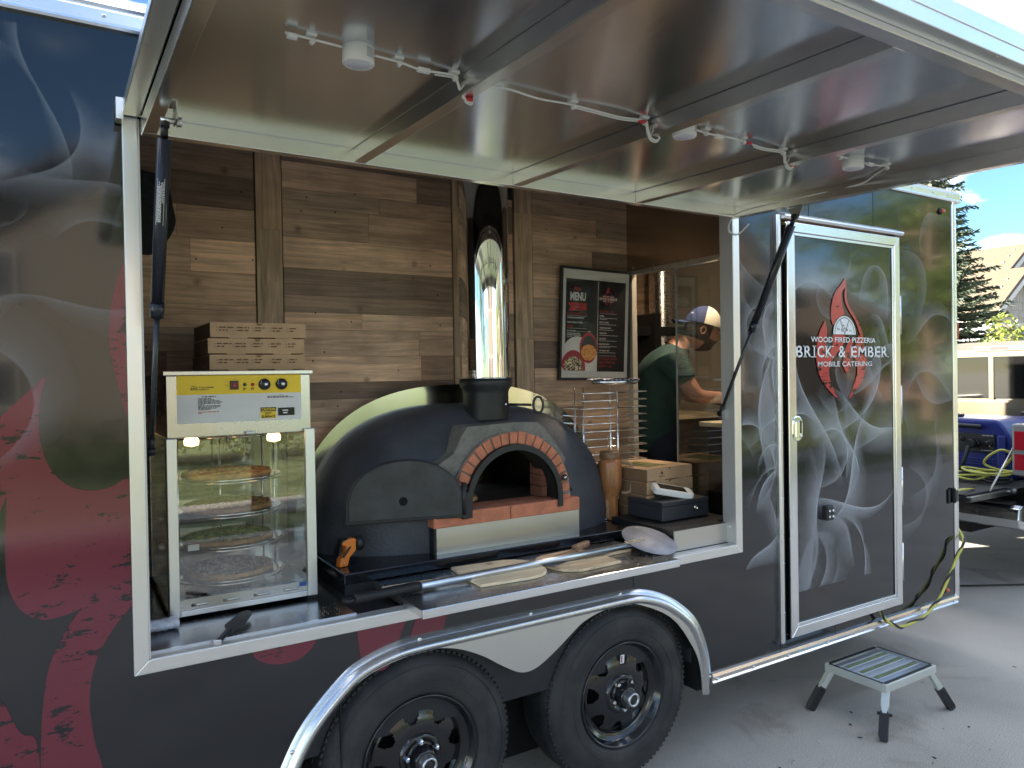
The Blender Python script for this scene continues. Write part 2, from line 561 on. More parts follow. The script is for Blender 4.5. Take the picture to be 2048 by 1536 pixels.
# fender outline (outer edge) in wall coordinates
FO = bez2([(.285, .26), (.305, .37), (.346, .481), (.412, .591), (.524, .701), (.60, .745), (.70, .772), (.80, .78), (1.0, .78), (1.25, .78), (1.5, .78),
           (1.70, .779), (1.814, .759), (1.934, .708), (2.058, .612), (2.121, .506), (2.152, .396), (2.158, .27)], 4)
FI = bez2([(.345, .26), (.36, .36), (.401, .478), (.489, .60), (.616, .69), (.798, .727), (.921, .713), (1.03, .665), (1.117, .608), (1.193, .568), (1.26, .572),
           (1.343, .615), (1.42, .665), (1.485, .702), (1.60, .727), (1.728, .721), (1.923, .63), (2.04, .49), (2.085, .39), (2.10, .262)], 4)
arch = [(x, z) for x, z in FO if z >= .341]
th = .0
w = MB()
def wall_piece(pts):
    w.prism(pts, 'y', 0.0, .045)
wall_piece([(XL, ZB), (OX0, ZB), (OX0, ZR), (XL, ZR)])
wall_piece([(OX0, OZ1), (OX1, OZ1), (OX1, ZR), (OX0, ZR)])
wall_piece([(OX1, OZ0 - .0), (DX0 - .02, OZ0), (DX0 - .02, ZR), (OX1, ZR)])
wall_piece([(OX0, ZB), (.315, ZB), (.315, OZ0), (OX0, OZ0)])
wall_piece([(2.13, ZB), (DX0 - .02, ZB), (DX0 - .02, OZ0), (2.13, OZ0)])
ar = [(x, z - .03) for x, z in FO if .315 < x < 2.13]
ar = [(.315, max(ZB, ar[0][1]))] + ar + [(2.13, max(ZB, ar[-1][1]))]
for i in range(len(ar) - 1):
    wall_piece([ar[i], ar[i + 1], (ar[i + 1][0], OZ0), (ar[i][0], OZ0)])
wall_piece([(DX0 - .02, DZ1 + .02), (DX1 + .02, DZ1 + .02), (DX1 + .02, ZR), (DX0 - .02, ZR)])
wall_piece([(DX0 - .02, ZB), (DX1 + .02, ZB), (DX1 + .02, DZ0 - .02), (DX0 - .02, DZ0 - .02)])
wall_piece([(DX1 + .02, ZB), (XR, ZB), (XR, ZR), (DX1 + .02, ZR)])
w.build('side_wall', WRAP, T)
seam = mat('panel_seam_black', (.004, .004, .004), .6)
for x, z0, z1 in ((.53, ZB, .70), (1.735, .785, .836), (2.62, ZB, .39), (3.03, ZB, .385), (2.86, 2.37, ZR), (3.38, 2.37, ZR), (-1.0, ZB, ZR)):
    MB().box(x - .002, x + .002, -.0008, .01, z0, z1).build('panel_seam', seam, T)
# far side, roof, floor, end walls and the rounded polished front corner
INNER = mat('interior_panel', (.30, .255, .20), .55, var=.12, vscale=3)
MB().box(XL, XR, 2.43, 2.47, ZB, ZR).build('far_wall', WRAP, T)
MB().box(XL, XC, 0.0, 2.47, ZR + .03, ZR + .05).build('roof_skin', ALU_TRIM, T)
MB().box(XL, XL + .04, .045, 2.43, ZB, ZR).build('rear_wall', WRAP, T)
MB().box(XC - .03, XC, .1, 2.37, ZB, ZR).build('front_wall', WRAP, T)
fl = MB()
for x0, x1, y0, y1 in ((XL, .36, .05, 2.42), (2.09, XC - .03, .05, 2.42), (.36, 2.09, .40, 2.42)):
    fl.box(x0, x1, y0, y1, .385, .45)
fl.build('floor', mat('dark_floor', (.05, .05, .052), .6, var=.3), T)
MB().box(XL + .04, XC - .03, .05, 2.42, 2.59, 2.605).build('ceiling', mat('ceiling_panel', (.42, .39, .34), .5), T)
c = MB()
pts = [(4.142 + .09 * math.sin(a), .002 + .1 - .1 * math.cos(a)) for a in [math.pi / 2 * i / 10 for i in range(11)]]
rows = [[(x, y, z) for x, y in pts] for z in (ZB - .02, ZR)]
c.grid(rows)
c.build('corner_post', CHROME, T)
MB().box(4.132, 4.158, -.006, .01, ZB - .03, ZR - .01).box(4.168, 4.18, -.003, .012, ZB - .03, ZR - .01).build('corner_trim', ALU_BRIGHT, T, bevel=.003)
dp = MB()                                             # diamond plate stone guard low on the front corner
dp.grid([[(x + .004, y - .004, z) for x, y in pts[2:]] for z in (ZB - .02, .90)])
for i in range(9):
    for k in range(34):
        a = math.pi / 2 * (2 + i * .9) / 10
        x, y = 4.142 + .095 * math.sin(a), .002 + .1 - .105 * math.cos(a)
        z = ZB + .02 * k - .0
        if z > .88: continue
        M_ = Matrix.Translation((x, y, z)) @ Matrix.Rotation(a - math.pi / 2 + math.pi / 2, 4, 'Z') @ Matrix.Rotation(R(45 if (i + k) % 2 else -45), 4, 'Y')
        dp.add([(-.007, -.001, 0), (0, -.003, .003), (.007, -.001, 0), (0, -.003, -.003)], [(0, 1, 2, 3)], False, M_)
dp.build('stone_guard', ALU_BRIGHT, T)
# roof rail and sill rail with screws
def rail(name, x0, x1, z0, prof, material):
    mb = MB()
    mb.prism([(y, z0 + z) for y, z in prof], 'x', x0, x1)
    return mb.build(name, material, T)
rr = rail('roof_rail', XL, XC - .03, ZR, [(-.012, 0), (-.016, .006), (-.016, .012), (-.010, .016), (-.012, .045), (-.006, .055), (-.010, .062), (0.02, .07), (.03, .07), (.03, 0)],
     mat('roof_rail_metal', (.80, .84, .88), .22, 1.0, rvar=.05, vscale=5))
def screws(parent, pts, r=.006, dy=-.001, material=ALU_BRIGHT):
    mb = MB()
    mb.lathe([(r, 0), (r * .9, -.003), (r * .5, -.005), (0.0001, -.0055)], 10, 'y')
    base = mb.build('screw', material, parent, loc=pts[0])
    for p in pts[1:]:
        o = base.copy(); COL.objects.link(o); o.parent = parent; o.location = p
screws(rr, [(-.08, -.012, ZR + .032)] + [(x, -.012, ZR + .032) for x in (3.72, 3.93, 4.08)])
sr = rail('sill_rail', 2.16, XR, ZB - .045, [(-.014, 0), (-.018, .008), (-.012, .014), (-.012, .026), (-.018, .032), (-.014, .045), (0.0, .047), (.03, .047), (.03, 0)], ALU_BRIGHT)
screws(sr, [(x, -.013, ZB - .026) for x in (2.19, 2.42, 2.66, 2.95, 3.42, 3.78, 4.1)], .007)
rail('sill_rail', XL, .29, ZB - .045, [(-.014, 0), (-.018, .008), (-.012, .026), (-.014, .045), (0.0, .047), (.03, .047), (.03, 0)], ALU_BRIGHT)
# frame round the serving opening, mitred, with returned jambs
FX0, FX1, FZ0 = -.044, 2.362, .837
fr = MB()
def bar(pts4):
    mbb = MB()
    mbb.prism(pts4, 'y', -.012, .0)
    return mbb
FT = 2.372
bar([(FX0, FZ0), (OX0, OZ0), (OX0, FT), (FX0, FT)]).build('opening_frame', ALU_TRIM, T, bevel=.002)
bar([(FX0, FZ0), (FX1, FZ0), (OX1, OZ0), (OX0, OZ0)]).build('opening_frame', ALU_TRIM, T, bevel=.002)
bar([(FX1, FZ0), (FX1, FT), (OX1, FT), (OX1, OZ0)]).build('opening_frame', ALU_TRIM, T, bevel=.002)
MB().box(OX1 - .004, OX1 + .0, -.011, .062, OZ0 + .002, OZ1).build('jamb', mat('jamb_metal', (.58, .58, .57), .42, .55, rvar=.1), T)
MB().box(OX0, OX0 + .004, -.011, .062, OZ0 + .002, OZ1).build('jamb', MATS['jamb_metal'], T)
MB().box(OX0 + .004, OX1 - .004, -.0115, .034, OZ0 - .002, OZ0 + .002).build('sill_plate', MATS['jamb_metal'], T)
screws(T, [(2.318, .02, .95)], .006)

# --- fender: flat flange, rolled bead, drop skirt between the wheels
FEN = mat('fender_aluminium', (.66, .66, .65), .26, 1.0, rvar=.07, vscale=6, bump=.015, bscale=50)
prof = [(0, .0), (0, -.006), (.018, -.007), (.022, -.014), (.030, -.026), (.040, -.030), (.048, -.026), (.052, -.016), (.056, -.014)]
n = len(FO)
rows = []
for i in range(n):
    a = Vector(FO[max(0, i - 1)]); b = Vector(FO[min(n - 1, i + 1)])
    t_ = (b - a).normalized()
    nn = Vector((t_.y, -t_.x))           # towards the wheels
    rows.append([(FO[i][0] + nn.x * d, y, FO[i][1] + nn.y * d) for d, y in prof])
fe = MB(); fe.grid(rows)
fen = fe.build('fender', FEN, T)
inn = [(r_[-1][0], r_[-1][2]) for r_ in rows]
def resample(pts, k):
    d = [0.0]
    for i in range(1, len(pts)):
        d.append(d[-1] + math.hypot(pts[i][0] - pts[i - 1][0], pts[i][1] - pts[i - 1][1]))
    out = []; j_ = 0
    for i in range(k):
        s_ = d[-1] * i / (k - 1)
        while j_ < len(d) - 2 and d[j_ + 1] < s_: j_ += 1
        f_ = (s_ - d[j_]) / max(1e-9, d[j_ + 1] - d[j_])
        out.append((pts[j_][0] + (pts[j_ + 1][0] - pts[j_][0]) * f_, pts[j_][1] + (pts[j_ + 1][1] - pts[j_][1]) * f_))
    return out
ra_, rb_ = resample(inn, 160), resample(FI, 160)
sk = MB(); sk.grid([[(x, -.014, z) for x, z in ra_], [(x, -.014, z) for x, z in rb_], [(x, -.010, z) for x, z in rb_]], smooth=False)
sk.build('fender_skirt', mat('fender_skirt_sheet', (.66, .65, .62), .38, 1.0, rvar=.06, vscale=4), fen)
screws(fen, [(.375, -.007, .51), (.80, -.007, .768), (1.24, -.007, .771), (1.66, -.007, .771), (2.07, -.007, .56), (2.150, -.007, .33)], .007)
# wheel housing
wh = MB(); BLK = mat('wheel_well_black', (.006, .006, .007), .8)
wh.box(.30, 2.12, .36, .38, .05, .84).box(.30, 2.12, .046, .38, .795, .84).box(2.10, 2.13, .02, .38, .27, .8).box(.29, .31, .02, .38, .27, .8)
wh.build('wheel_housing', BLK, T)
ax = MB(); ax.tube([(.81, .3, .36), (.81, 2.1, .36)], .04, 10).tube([(1.69, .3, .36), (1.69, 2.1, .36)], .04, 10)
ax.box(.5, 2.0, .42, .50, .34, .42).box(1.235, 1.275, .30, .36, .22, .42)
ax.build('axle', BLK, T)
# wheels
def make_wheel():
    wroot = bpy.data.objects.new('wheel', None); COL.objects.link(wroot); wroot.parent = T
    ro, ri = .357, .207
    pr = [(ri, .015), (ri + .004, .005), (.225, -.004), (.27, -.010), (.300, -.006), (.322, .004), (.338, .018), (.349, .032), (.355, .05), (ro, .075), (ro, .18), (.349, .21), (.33, .235), (.27, .245), (ri, .235)]
    ty = MB(); ty.lathe(pr, 72, 'y', caps=False)
    # moulded sidewall rings and tread lugs
    ty.lathe([(.252, -.0085), (.254, -.0105), (.256, -.0085)], 72, 'y', caps=False)
    ty.lathe([(.309, -.003), (.311, -.0055), (.314, -.001)], 72, 'y', caps=False)
    for k in range(96):
        a = 2 * math.pi * k / 96
        M_ = Matrix.Rotation(a, 4, 'Y')
        ty.box(-.0065, .0065, .024, .056, .338, .3515, M_)
        M2 = Matrix.Rotation(a + .03, 4, 'Y')
        ty.box(-.009, .009, .068, .115, .352, .3585, M2)
        ty.box(-.009, .009, .125, .17, .352, .3585, M_)
    ty.build('tyre', RUBBER, wroot)
    RIM = mat('black_wheel_paint', (.010, .010, .011), .16, 0, coat=.4, rvar=.06)
    rm = MB()
    rm.lathe([(.207, .012), (.211, .004), (.207, -.002), (.200, .004), (.192, .028), (.186, .034), (.178, .036), (.172, .046), (.165, .043), (.165, .2)], 72, 'y', caps=False)
    # disc with eight windows
    disc = []
    seg, outer, inner = 64, .165, .078
    def ydisc(r_):
        return .020 + .022 * ((r_ - .078) / .087) ** 2 if r_ > .078 else .020
    rad = [.165, .158, .150, .140, .130, .120, .112, .104, .092, .078]
    vs = []; fs = []
    for r_ in rad:
        for k in range(seg * 2):
            a = 2 * math.pi * k / (seg * 2)
            vs.append((r_ * math.cos(a), ydisc(r_), r_ * math.sin(a)))
    N = seg * 2
    for i in range(len(rad) - 1):
        for k in range(N):
            ph = (k / N * 8) % 1.0
            rmid = (rad[i] + rad[i + 1]) / 2
            half = .23 * min(1, max(0, (rmid - .100) / .03))
            hole = (.108 < rmid < .155) and abs(ph + .5 / N * 8 - .5) < half
            if not hole:
                fs.append((i * N + k, i * N + (k + 1) % N, (i + 1) * N + (k + 1) % N, (i + 1) * N + k))
    rm.add(vs, fs, True)
    rm.lathe([(.078, .020), (.074, .014), (.070, .010), (.060, .010), (.056, .016), (.046, .018), (.042, .010), (.0395, -.010), (.0395, -.024), (.036, -.030), (.030, -.030)], 48, 'y', caps=False)
    rm.build('rim', RIM, wroot)
    MB().lathe([(.165, .13), (.0, .13)], 24, 'y', caps=False).build('brake_drum', BLK, wroot)
    hb = MB(); hb.lathe([(.0295, -.022), (.0295, -.044), (.0275, -.056), (.026, -.060), (.021, -.061), (.019, -.057), (.018, -.055)], 32, 'y', caps=False)
    hb.build('hub_cap', mat('galvanised_hub', (.62, .63, .64), .38, 1.0, rvar=.1, vscale=60), wroot)
    MB().lathe([(.0185, -.0545), (.012, -.056), (.006, -.058), (.0001, -.058)], 20, 'y').build('grease_plug', BLACKM, wroot)
    for k in range(5):
        a = R(90 + 72 * k + 18)
        nb = MB()
        nb.lathe([(.0105, .013), (.0105, .002), (.0085, -.007), (.005, -.010), (.0001, -.0105)], 6, 'y', c=(.057 * math.cos(a), 0, .057 * math.sin(a)), smooth=False)
        nb.build('lug_nut', CHROME, wroot)
    return wroot
w1 = make_wheel(); w1.location = (.812, .012, .356); w1.rotation_euler = (0, R(12), 0)
w2 = copy_tree(w1, T); w2.location = (1.691, .012, .356); w2.rotation_euler = (0, R(-16), 0)
st = MB(); st.box(-.010, .010, .021, .0225, .118, .152, Matrix.Rotation(R(20), 4, 'Y'))
st.build('sticker', mat('white_sticker', (.72, .70, .68), .5), w2)
st = MB(); st.box(-.006, -.001, .0203, .021, .122, .148, Matrix.Rotation(R(20), 4, 'Y'))
st.build('sticker_print', mat('red_print', (.35, .02, .04), .5), w2)

# --- wrap graphics: distressed flames, smoke, lettering
def flame_mat(name, col, dens=.60):
    M = bpy.data.materials.new(name); M.use_nodes = True
    t = M.node_tree; b = t.nodes['Principled BSDF']
    b.inputs['Roughness'].default_value = .10
    b.inputs['IOR'].default_value = 1.6
    g = nd(t, 'ShaderNodeNewGeometry')
    mpn = nd(t, 'ShaderNodeMapping'); mpn.inputs['Scale'].default_value = (9, 9, 26)
    t.links.new(g.outputs['Position'], mpn.inputs['Vector'])
    n1 = nd(t, 'ShaderNodeTexNoise'); n1.inputs['Scale'].default_value = 1.4; n1.inputs['Detail'].default_value = 9; n1.inputs['Roughness'].default_value = .72
    t.links.new(mpn.outputs[0], n1.inputs['Vector'])
    n2 = nd(t, 'ShaderNodeTexNoise'); n2.inputs['Scale'].default_value = 2.2; n2.inputs['Detail'].default_value = 2
    t.links.new(g.outputs['Position'], n2.inputs['Vector'])
    ma = nd(t, 'ShaderNodeMath', operation='MULTIPLY_ADD'); ma.inputs[1].default_value = .35
    t.links.new(n2.outputs['Fac'], ma.inputs[0]); t.links.new(n1.outputs['Fac'], ma.inputs[2])
    r_ = nd(t, 'ShaderNodeValToRGB')
    r_.color_ramp.elements[0].position = dens + .175; r_.color_ramp.elements[0].color = (*col, 1)
    r_.color_ramp.elements[1].position = dens + .195; r_.color_ramp.elements[1].color = (.012, .012, .014, 1)
    t.links.new(ma.outputs[0], r_.inputs['Fac'])
    t.links.new(r_.outputs[0], b.inputs['Base Color'])
    return M
FLM = flame_mat('flame_wrap_red', (.15, .021, .035), .57)
FLD = flame_mat('flame_logo_red', (.50, .07, .06), .57)
def round_off(pts, n=5):
    """Smooth a closed outline but keep its sharp points."""
    k = len(pts); sharp = []
    for i in range(k):
        a, b_, c_ = Vector(pts[i - 1]), Vector(pts[i]), Vector(pts[(i + 1) % k])
        if (b_ - a).angle(c_ - b_) > R(48):
            sharp.append(i)
    if len(sharp) < 2:
        return list(pts)
    out = []
    for j_ in range(len(sharp)):
        i0, i1 = sharp[j_], sharp[(j_ + 1) % len(sharp)]
        seg = [pts[i0]]
        i = i0
        while True:
            i = (i + 1) % k
            seg.append(pts[i])
            if i == i1: break
        out += bez2(seg, n)[:-1]
    return out
def flame(pts, y, material, parent, n=5, name='flame_graphic'):
    mb = MB(); p = round_off(pts) if name == 'flame_graphic' else pts
    mb.add([(x, y, z) for x, z in p], [tuple(range(len(p)))])
    me = mb.build(name, material, parent)
    return me
flame([(-.62, 1.26), (-.47, 1.42), (-.37, 1.514), (-.329, 1.554), (-.228, 1.658), (-.242, 1.598), (-.247, 1.511), (-.232, 1.433), (-.195, 1.376), (-.143, 1.352), (-.087, 1.357), (-.0445, 1.387), (-.0445, 1.03), (-.135, 1.079),
       (-.164, 1.043), (-.21, 1.03), (-.254, 1.03), (-.297, 1.064), (-.32, 1.124), (-.325, 1.209), (-.319, 1.354), (-.376, 1.226), (-.5, 1.10), (-.62, 1.0)], -.0012, FLM, T)
flame([(-.0445, 1.03), (-.095, .968), (-.133, .894), (-.149, .799), (-.14, .688), (-.122, .601), (-.114, .464), (-.10, .345), (-.261, .345), (-.261, .513), (-.26, .695), (-.251, .824), (-.234, .916), (-.195, .997), (-.135, 1.0795)], -.0013, FLM, T)
flame([(-.052, 1.948), (-.073, 1.871), (-.082, 1.81), (-.084, 1.729), (-.069, 1.639), (-.05, 1.556), (-.0445, 1.54), (-.0445, 1.96)], -.0012, FLM, T)
flame([(-.383, .904), (-.343, .85), (-.303, .751), (-.265, .695), (-.265, .345), (-.6, .345), (-.6, 1.0)], -.0012, FLM, T)
flame([(.27, .8365), (.272, .82), (.294, .8), (.336, .783), (.398, .783), (.438, .806), (.462, .8365)], -.0012, FLM, T)
flame([(.588, .8365), (.588, .823), (.603, .698), (.66, .69), (.69, .70), (.721, .762), (.755, .8365)], -.0012, FLM, T)
flame([(.763, .766), (.79, .8365), (.908, .8365), (.888, .775), (.82, .768)], -.0012, FLM, T)

SMK = bpy.data.materials.new('printed_smoke'); SMK.use_nodes = True
t = SMK.node_tree; b = t.nodes['Principled BSDF']
b.inputs['Base Color'].default_value = (.60, .63, .68, 1); b.inputs['Roughness'].default_value = .12
at = nd(t, 'ShaderNodeVertexColor'); at.layer_name = 'ink'
tr = nd(t, 'ShaderNodeBsdfTransparent'); ms = nd(t, 'ShaderNodeMixShader')
t.links.new(at.outputs['Color'], ms.inputs[0]); t.links.new(tr.outputs[0], ms.inputs[1]); t.links.new(b.outputs[0], ms.inputs[2])
t.links.new(ms.outputs[0], t.nodes['Material Output'].inputs['Surface'])
def smoke(name, parent, y, wisps, clip, seed):
    """Printed smoke: ribbons with one crisp edge that fade across their width and towards both ends."""
    rng = random.Random(seed)
    V = []; F = []; A = []
    for (x, z, hd, ln, wd, al) in wisps:
        n = 44; mcross = 7
        p = Vector((x, z)); h = R(hd); k1 = rng.uniform(-2.2, 2.2) / ln; ph = rng.uniform(0, 6); fq = rng.uniform(3, 6.5)
        amp = rng.uniform(2.0, 5.5)
        path = []
        for i in range(n):
            u = i / (n - 1)
            h += (k1 + amp / ln * math.sin(fq * u + ph)) * ln / n
            p = p + Vector((math.cos(h), math.sin(h))) * ln / n
            path.append((p.copy(), h))
        wph = rng.uniform(0, 6); side = rng.choice((-1, 1))
        o = len(V)
        for i, (q, hh) in enumerate(path):
            u = i / (n - 1)
            nrm = Vector((-math.sin(hh), math.cos(hh))) * side
            wl = wd * (.12 + .88 * abs(math.sin(2.6 * u + wph)))
            kap = abs(k1 + amp / ln * math.sin(fq * u + ph))
            wl = min(wl, .75 / max(kap, .01))
            fade = math.sin(math.pi * min(1, max(0, u))) ** .7; yy_ = y - .00004 * u
            for j_ in range(mcross):
                v_ = j_ / (mcross - 1)
                cr = (0.0, 1.0, .72, .52, .34, .16, 0.0)[j_]
                vv = (0.0, .04, .12, .26, .45, .7, 1.0)[j_]
                s_ = q + nrm * wl * vv
                xx = min(clip[1], max(clip[0], s_.x)); zz = min(clip[3], max(clip[2], s_.y))
                edge = 1.0 if (clip[0] < s_.x < clip[1] and clip[2] < s_.y < clip[3]) else 0.0
                V.append((xx, yy_, zz)); A.append(al * fade * cr * edge)
        y -= .00009
        for i in range(n - 1):
            for j_ in range(mcross - 1):
                a = o + i * mcross + j_
                F.append((a, a + 1, a + mcross + 1, a + mcross))
    me = bpy.data.meshes.new(name); me.from_pydata(V, [], F)
    at_ = me.color_attributes.new('ink', 'FLOAT_COLOR', 'POINT')
    for i, a in enumerate(A):
        at_.data[i].color = (a, a, a, 1)
    me.materials.append(SMK)
    ob = bpy.data.objects.new(name, me); COL.objects.link(ob); ob.parent = parent
    return ob
rg = random.Random(3)
ws = []
for i in range(26):
    ws.append((rg.uniform(2.40, 2.62), rg.uniform(.95, 1.9), rg.uniform(-60, 120), rg.uniform(.4, .9), rg.uniform(.06, .22), rg.uniform(.3, .7)))
for i in range(9):
    ws.append((rg.uniform(2.40, 4.0), rg.uniform(1.7, 2.45), rg.uniform(40, 140), rg.uniform(.4, .8), rg.uniform(.05, .16), rg.uniform(.10, .3)))
smoke('smoke_graphic', T, -.0012, ws, (2.366, 2.63, .75, 2.5), 5)
smoke('smoke_graphic', T, -.0012, [w_ for w_ in ws if w_[0] > 2.6] + [(3.65, rg.uniform(.9, 2.2), rg.uniform(-80, 80), .7, .14, .22) for i in range(6)], (3.6, 4.12, .6, 2.5), 6)
wl = []
for i in range(15):
    wl.append((rg.uniform(-.55, -.12), rg.uniform(1.5, 2.3), rg.uniform(60, 130) if i % 2 else rg.uniform(-40, 200), rg.uniform(.3, .8), rg.uniform(.04, .16), rg.uniform(.08, .24)))
smoke('smoke_graphic', T, -.0014, wl, (-1.2, -.047, 1.35, 2.55), 8)

# --- side door
D = bpy.data.objects.new('door', None); COL.objects.link(D); D.parent = T
DY = -.024
MB().box(DX0 + .01, DX1 - .01, DY, .02, DZ0 + .01, DZ1 - .01).build('door_panel', WRAP, D)
def rect_frame(name, x0, x1, z0, z1, wd, y0, y1, material, parent, bev=.003):
    for pts in ([(x0, z0), (x1, z0), (x1 - wd, z0 + wd), (x0 + wd, z0 + wd)], [(x1, z0), (x1, z1), (x1 - wd, z1 - wd), (x1 - wd, z0 + wd)],
                [(x1, z1), (x0, z1), (x0 + wd, z1 - wd), (x1 - wd, z1 - wd)], [(x0, z1), (x0, z0), (x0 + wd, z0 + wd), (x0 + wd, z1 - wd)]):
        MB().prism(pts, 'y', y0, y1).build(name, material, parent, bevel=bev)
rect_frame('door_trim', DX0, DX1, DZ0, DZ1, .045, DY - .012, DY - .001, ALU_BRIGHT, D)
rect_frame('door_inner_bead', DX0 + .046, DX1 - .046, DZ0 + .046, DZ1 - .046, .014, DY - .007, DY - .0005, ALU_BRIGHT, D, .002)
jb = MB(); jb.box(DX0 - .052, DX0 - .024, -.02, .0, DZ0 - .02, DZ1 + .03).box(DX0 - .046, DX0 - .036, -.024, -.0195, DZ0 - .02, DZ1 + .03)
jo = jb.build('door_jamb', ALU_TRIM, T, bevel=.002)
screws(jo, [(DX0 - .03, -.02, z) for z in (.52, .75, 1.05, 1.35, 1.65, 1.95, 2.2)], .005)
MB().box(DX0 - .024, DX0 - .001, -.008, .0, DZ0 - .02, DZ1 + .02).build('door_gap', seam, T)
MB().prism([(-.045, DZ1 + .022), (-.042, DZ1 + .030), (-.012, DZ1 + .042), (0, DZ1 + .05), (0, DZ1 + .014), (-.036, DZ1 + .012)], 'x', DX0 - .02, DX1 + .03).build('drip_cap', ALU_TRIM, T)
MB().box(DX1 + .001, DX1 + .022, -.016, 0, DZ0 - .01, DZ1).build('door_jamb', ALU_TRIM, T, bevel=.002)
for z in (1.92, 1.45, 1.02, .62):
    hg = MB()
    hg.tube([(DX1 + .004, DY - .008, z - .10), (DX1 + .004, DY - .008, z + .10)], .0062, 10).box(DX1 + .002, DX1 + .018, DY - .006, DY - .003, z - .10, z + .10)
    hg.build('hinge', ALU_TRIM, D)
# latch: oval polished escutcheon with dark slot, paddle and key cylinder
hx, hz = 2.712, 1.369
def capsule(cx, cz, wx, wz, n=8):
    r_ = wx; h = wz - wx
    return [(cx + r_ * math.cos(a), cz + h + r_ * math.sin(a)) for a in [math.pi * i / n for i in range(n + 1)]] + \
           [(cx + r_ * math.cos(a), cz - h + r_ * math.sin(a)) for a in [math.pi + math.pi * i / n for i in range(n + 1)]]
hd = MB().prism(capsule(hx, hz, .036, .060), 'y', DY - .016, DY + .001).build('door_handle', CHROME, D, bevel=.006)
MB().box(hx + .010, hx + .024, DY - .0175, DY - .015, hz - .022, hz + .036).build('slot', BLACKM, hd)
MB().box(hx - .018, hx + .006, DY - .022, DY - .015, hz - .04, hz + .034).build('paddle', CHROME, hd, bevel=.003)
MB().lathe([(.009, DY - .015), (.009, DY - .02), (.005, DY - .021), (.0001, DY - .021)], 16, 'y', c=(hx + .018, 0, hz - .036)).build('key_cylinder', ALU_BRIGHT, hd)
# hold-back socket
hx2, hz2 = 2.93, .952
ho = MB().box(hx2 - .026, hx2 + .026, DY - .03, DY, hz2 - .035, hz2 + .035).build('hold_back', BLACKM, D, bevel=.006)
for a, b_ in ((-.012, .012), (.014, .012), (-.012, -.016), (.014, -.016)):
    MB().lathe([(.007, DY - .030), (.006, DY - .034), (.0001, DY - .036)], 10, 'y', c=(hx2 + a, 0, hz2 + b_)).build('rivet', CHROME, ho)
# logo on the door
LY = DY - .0042
P_ = [[(2.938, 1.876), (2.906, 1.839), (2.879, 1.787), (2.868, 1.728), (2.872, 1.663), (2.896, 1.604), (2.948, 1.551), (3.032, 1.494), (2.99, 1.556), (2.965, 1.61), (2.969, 1.656), (3.003, 1.702), (3.058, 1.742), (3.086, 1.776), (3.087, 1.808), (3.0, 1.807), (2.994, 1.762), (2.961, 1.715), (2.94, 1.695), (2.936, 1.728), (2.947, 1.781), (2.951, 1.827)],
      [(3.099, 2.092), (3.064, 2.056), (3.014, 2.011), (2.989, 1.953), (2.984, 1.894), (3.001, 1.855), (3.023, 1.882), (3.061, 1.899), (3.089, 1.917), (3.075, 1.95), (3.068, 1.99), (3.074, 2.024), (3.107, 2.052)],
      [(3.108, 2.059), (3.09, 2.011), (3.1, 1.964), (3.138, 1.918), (3.177, 1.879), (3.204, 1.832), (3.226, 1.791), (3.249, 1.771), (3.236, 1.818), (3.205, 1.873), (3.161, 1.919), (3.128, 1.952), (3.11, 1.992)],
      [(3.204, 1.811), (3.237, 1.784), (3.259, 1.729), (3.264, 1.667), (3.246, 1.612), (3.205, 1.558), (3.119, 1.493), (3.154, 1.553), (3.183, 1.606), (3.189, 1.654), (3.168, 1.695), (3.159, 1.729)],
      [(3.17, 1.807), (3.113, 1.769), (3.085, 1.715), (3.073, 1.675), (3.084, 1.641), (3.111, 1.621), (3.134, 1.661), (3.14, 1.715), (3.152, 1.763)]]
for p in P_:
    q = bez2(p + [p[0]], 3)[:-1]
    flame(q, LY, FLD, D, name='logo_flame')
WPRINT = mat('white_vinyl_print', (.80, .82, .84), .25)
DPRINT = mat('dark_vinyl_print', (.02, .02, .025), .3)
fn = lambda u, v: (u, LY - .0008, v)
pz = MB()
pz.add([fn(3.088 + .09 * math.cos(a), 1.812 + .09 * math.sin(a)) for a in [math.pi * i / 24 for i in range(25)]], [tuple(range(25))])
pz.build('logo_pizza', WPRINT, D)
fn2 = lambda u, v: (u, LY - .0014, v)
pz = MB()
pz.add([fn2(3.088 + .079 * math.cos(a), 1.816 + .079 * math.sin(a)) for a in [math.pi * i / 24 for i in range(25)]] + [fn2(3.088 + .075 * math.cos(a), 1.8165 + .075 * math.sin(a)) for a in [math.pi * i / 24 for i in range(25)]],
       [(i, i + 1, 26 + i, 25 + i) for i in range(24)])
for a in (62, 118):
    c_, s_ = math.cos(R(a)), math.sin(R(a))
    pz.add([fn2(3.088 - .002 * s_, 1.815 + .002 * c_), fn2(3.088 + .002 * s_, 1.815 - .002 * c_), fn2(3.088 + .078 * c_ + .002 * s_, 1.816 + .078 * s_ - .002 * c_), fn2(3.088 + .078 * c_ - .002 * s_, 1.816 + .078 * s_ + .002 * c_)], [(0, 1, 2, 3)])
rg2 = random.Random(4)
for i in range(26):
    a = rg2.uniform(.15, 3.0); r_ = rg2.uniform(.02, .07); rr_ = .0042 if i % 3 == 0 else .0018
    pz.add([fn2(3.088 + r_ * math.cos(a) + rr_ * math.cos(k), 1.818 + r_ * math.sin(a) * .95 + rr_ * math.sin(k)) for k in [math.pi * 2 * q_ / 8 for q_ in range(8)]], [tuple(range(8))])
pz.build('logo_pizza_lines', DPRINT, D)
lt = MB()
put_text(lt, 'WOOD FIRED PIZZERIA', 2.828, 1.772, .516, .026, fn, .012)
put_text(lt, 'MOBILE CATERING', 2.879, 1.655, .432, .024, fn, .006)
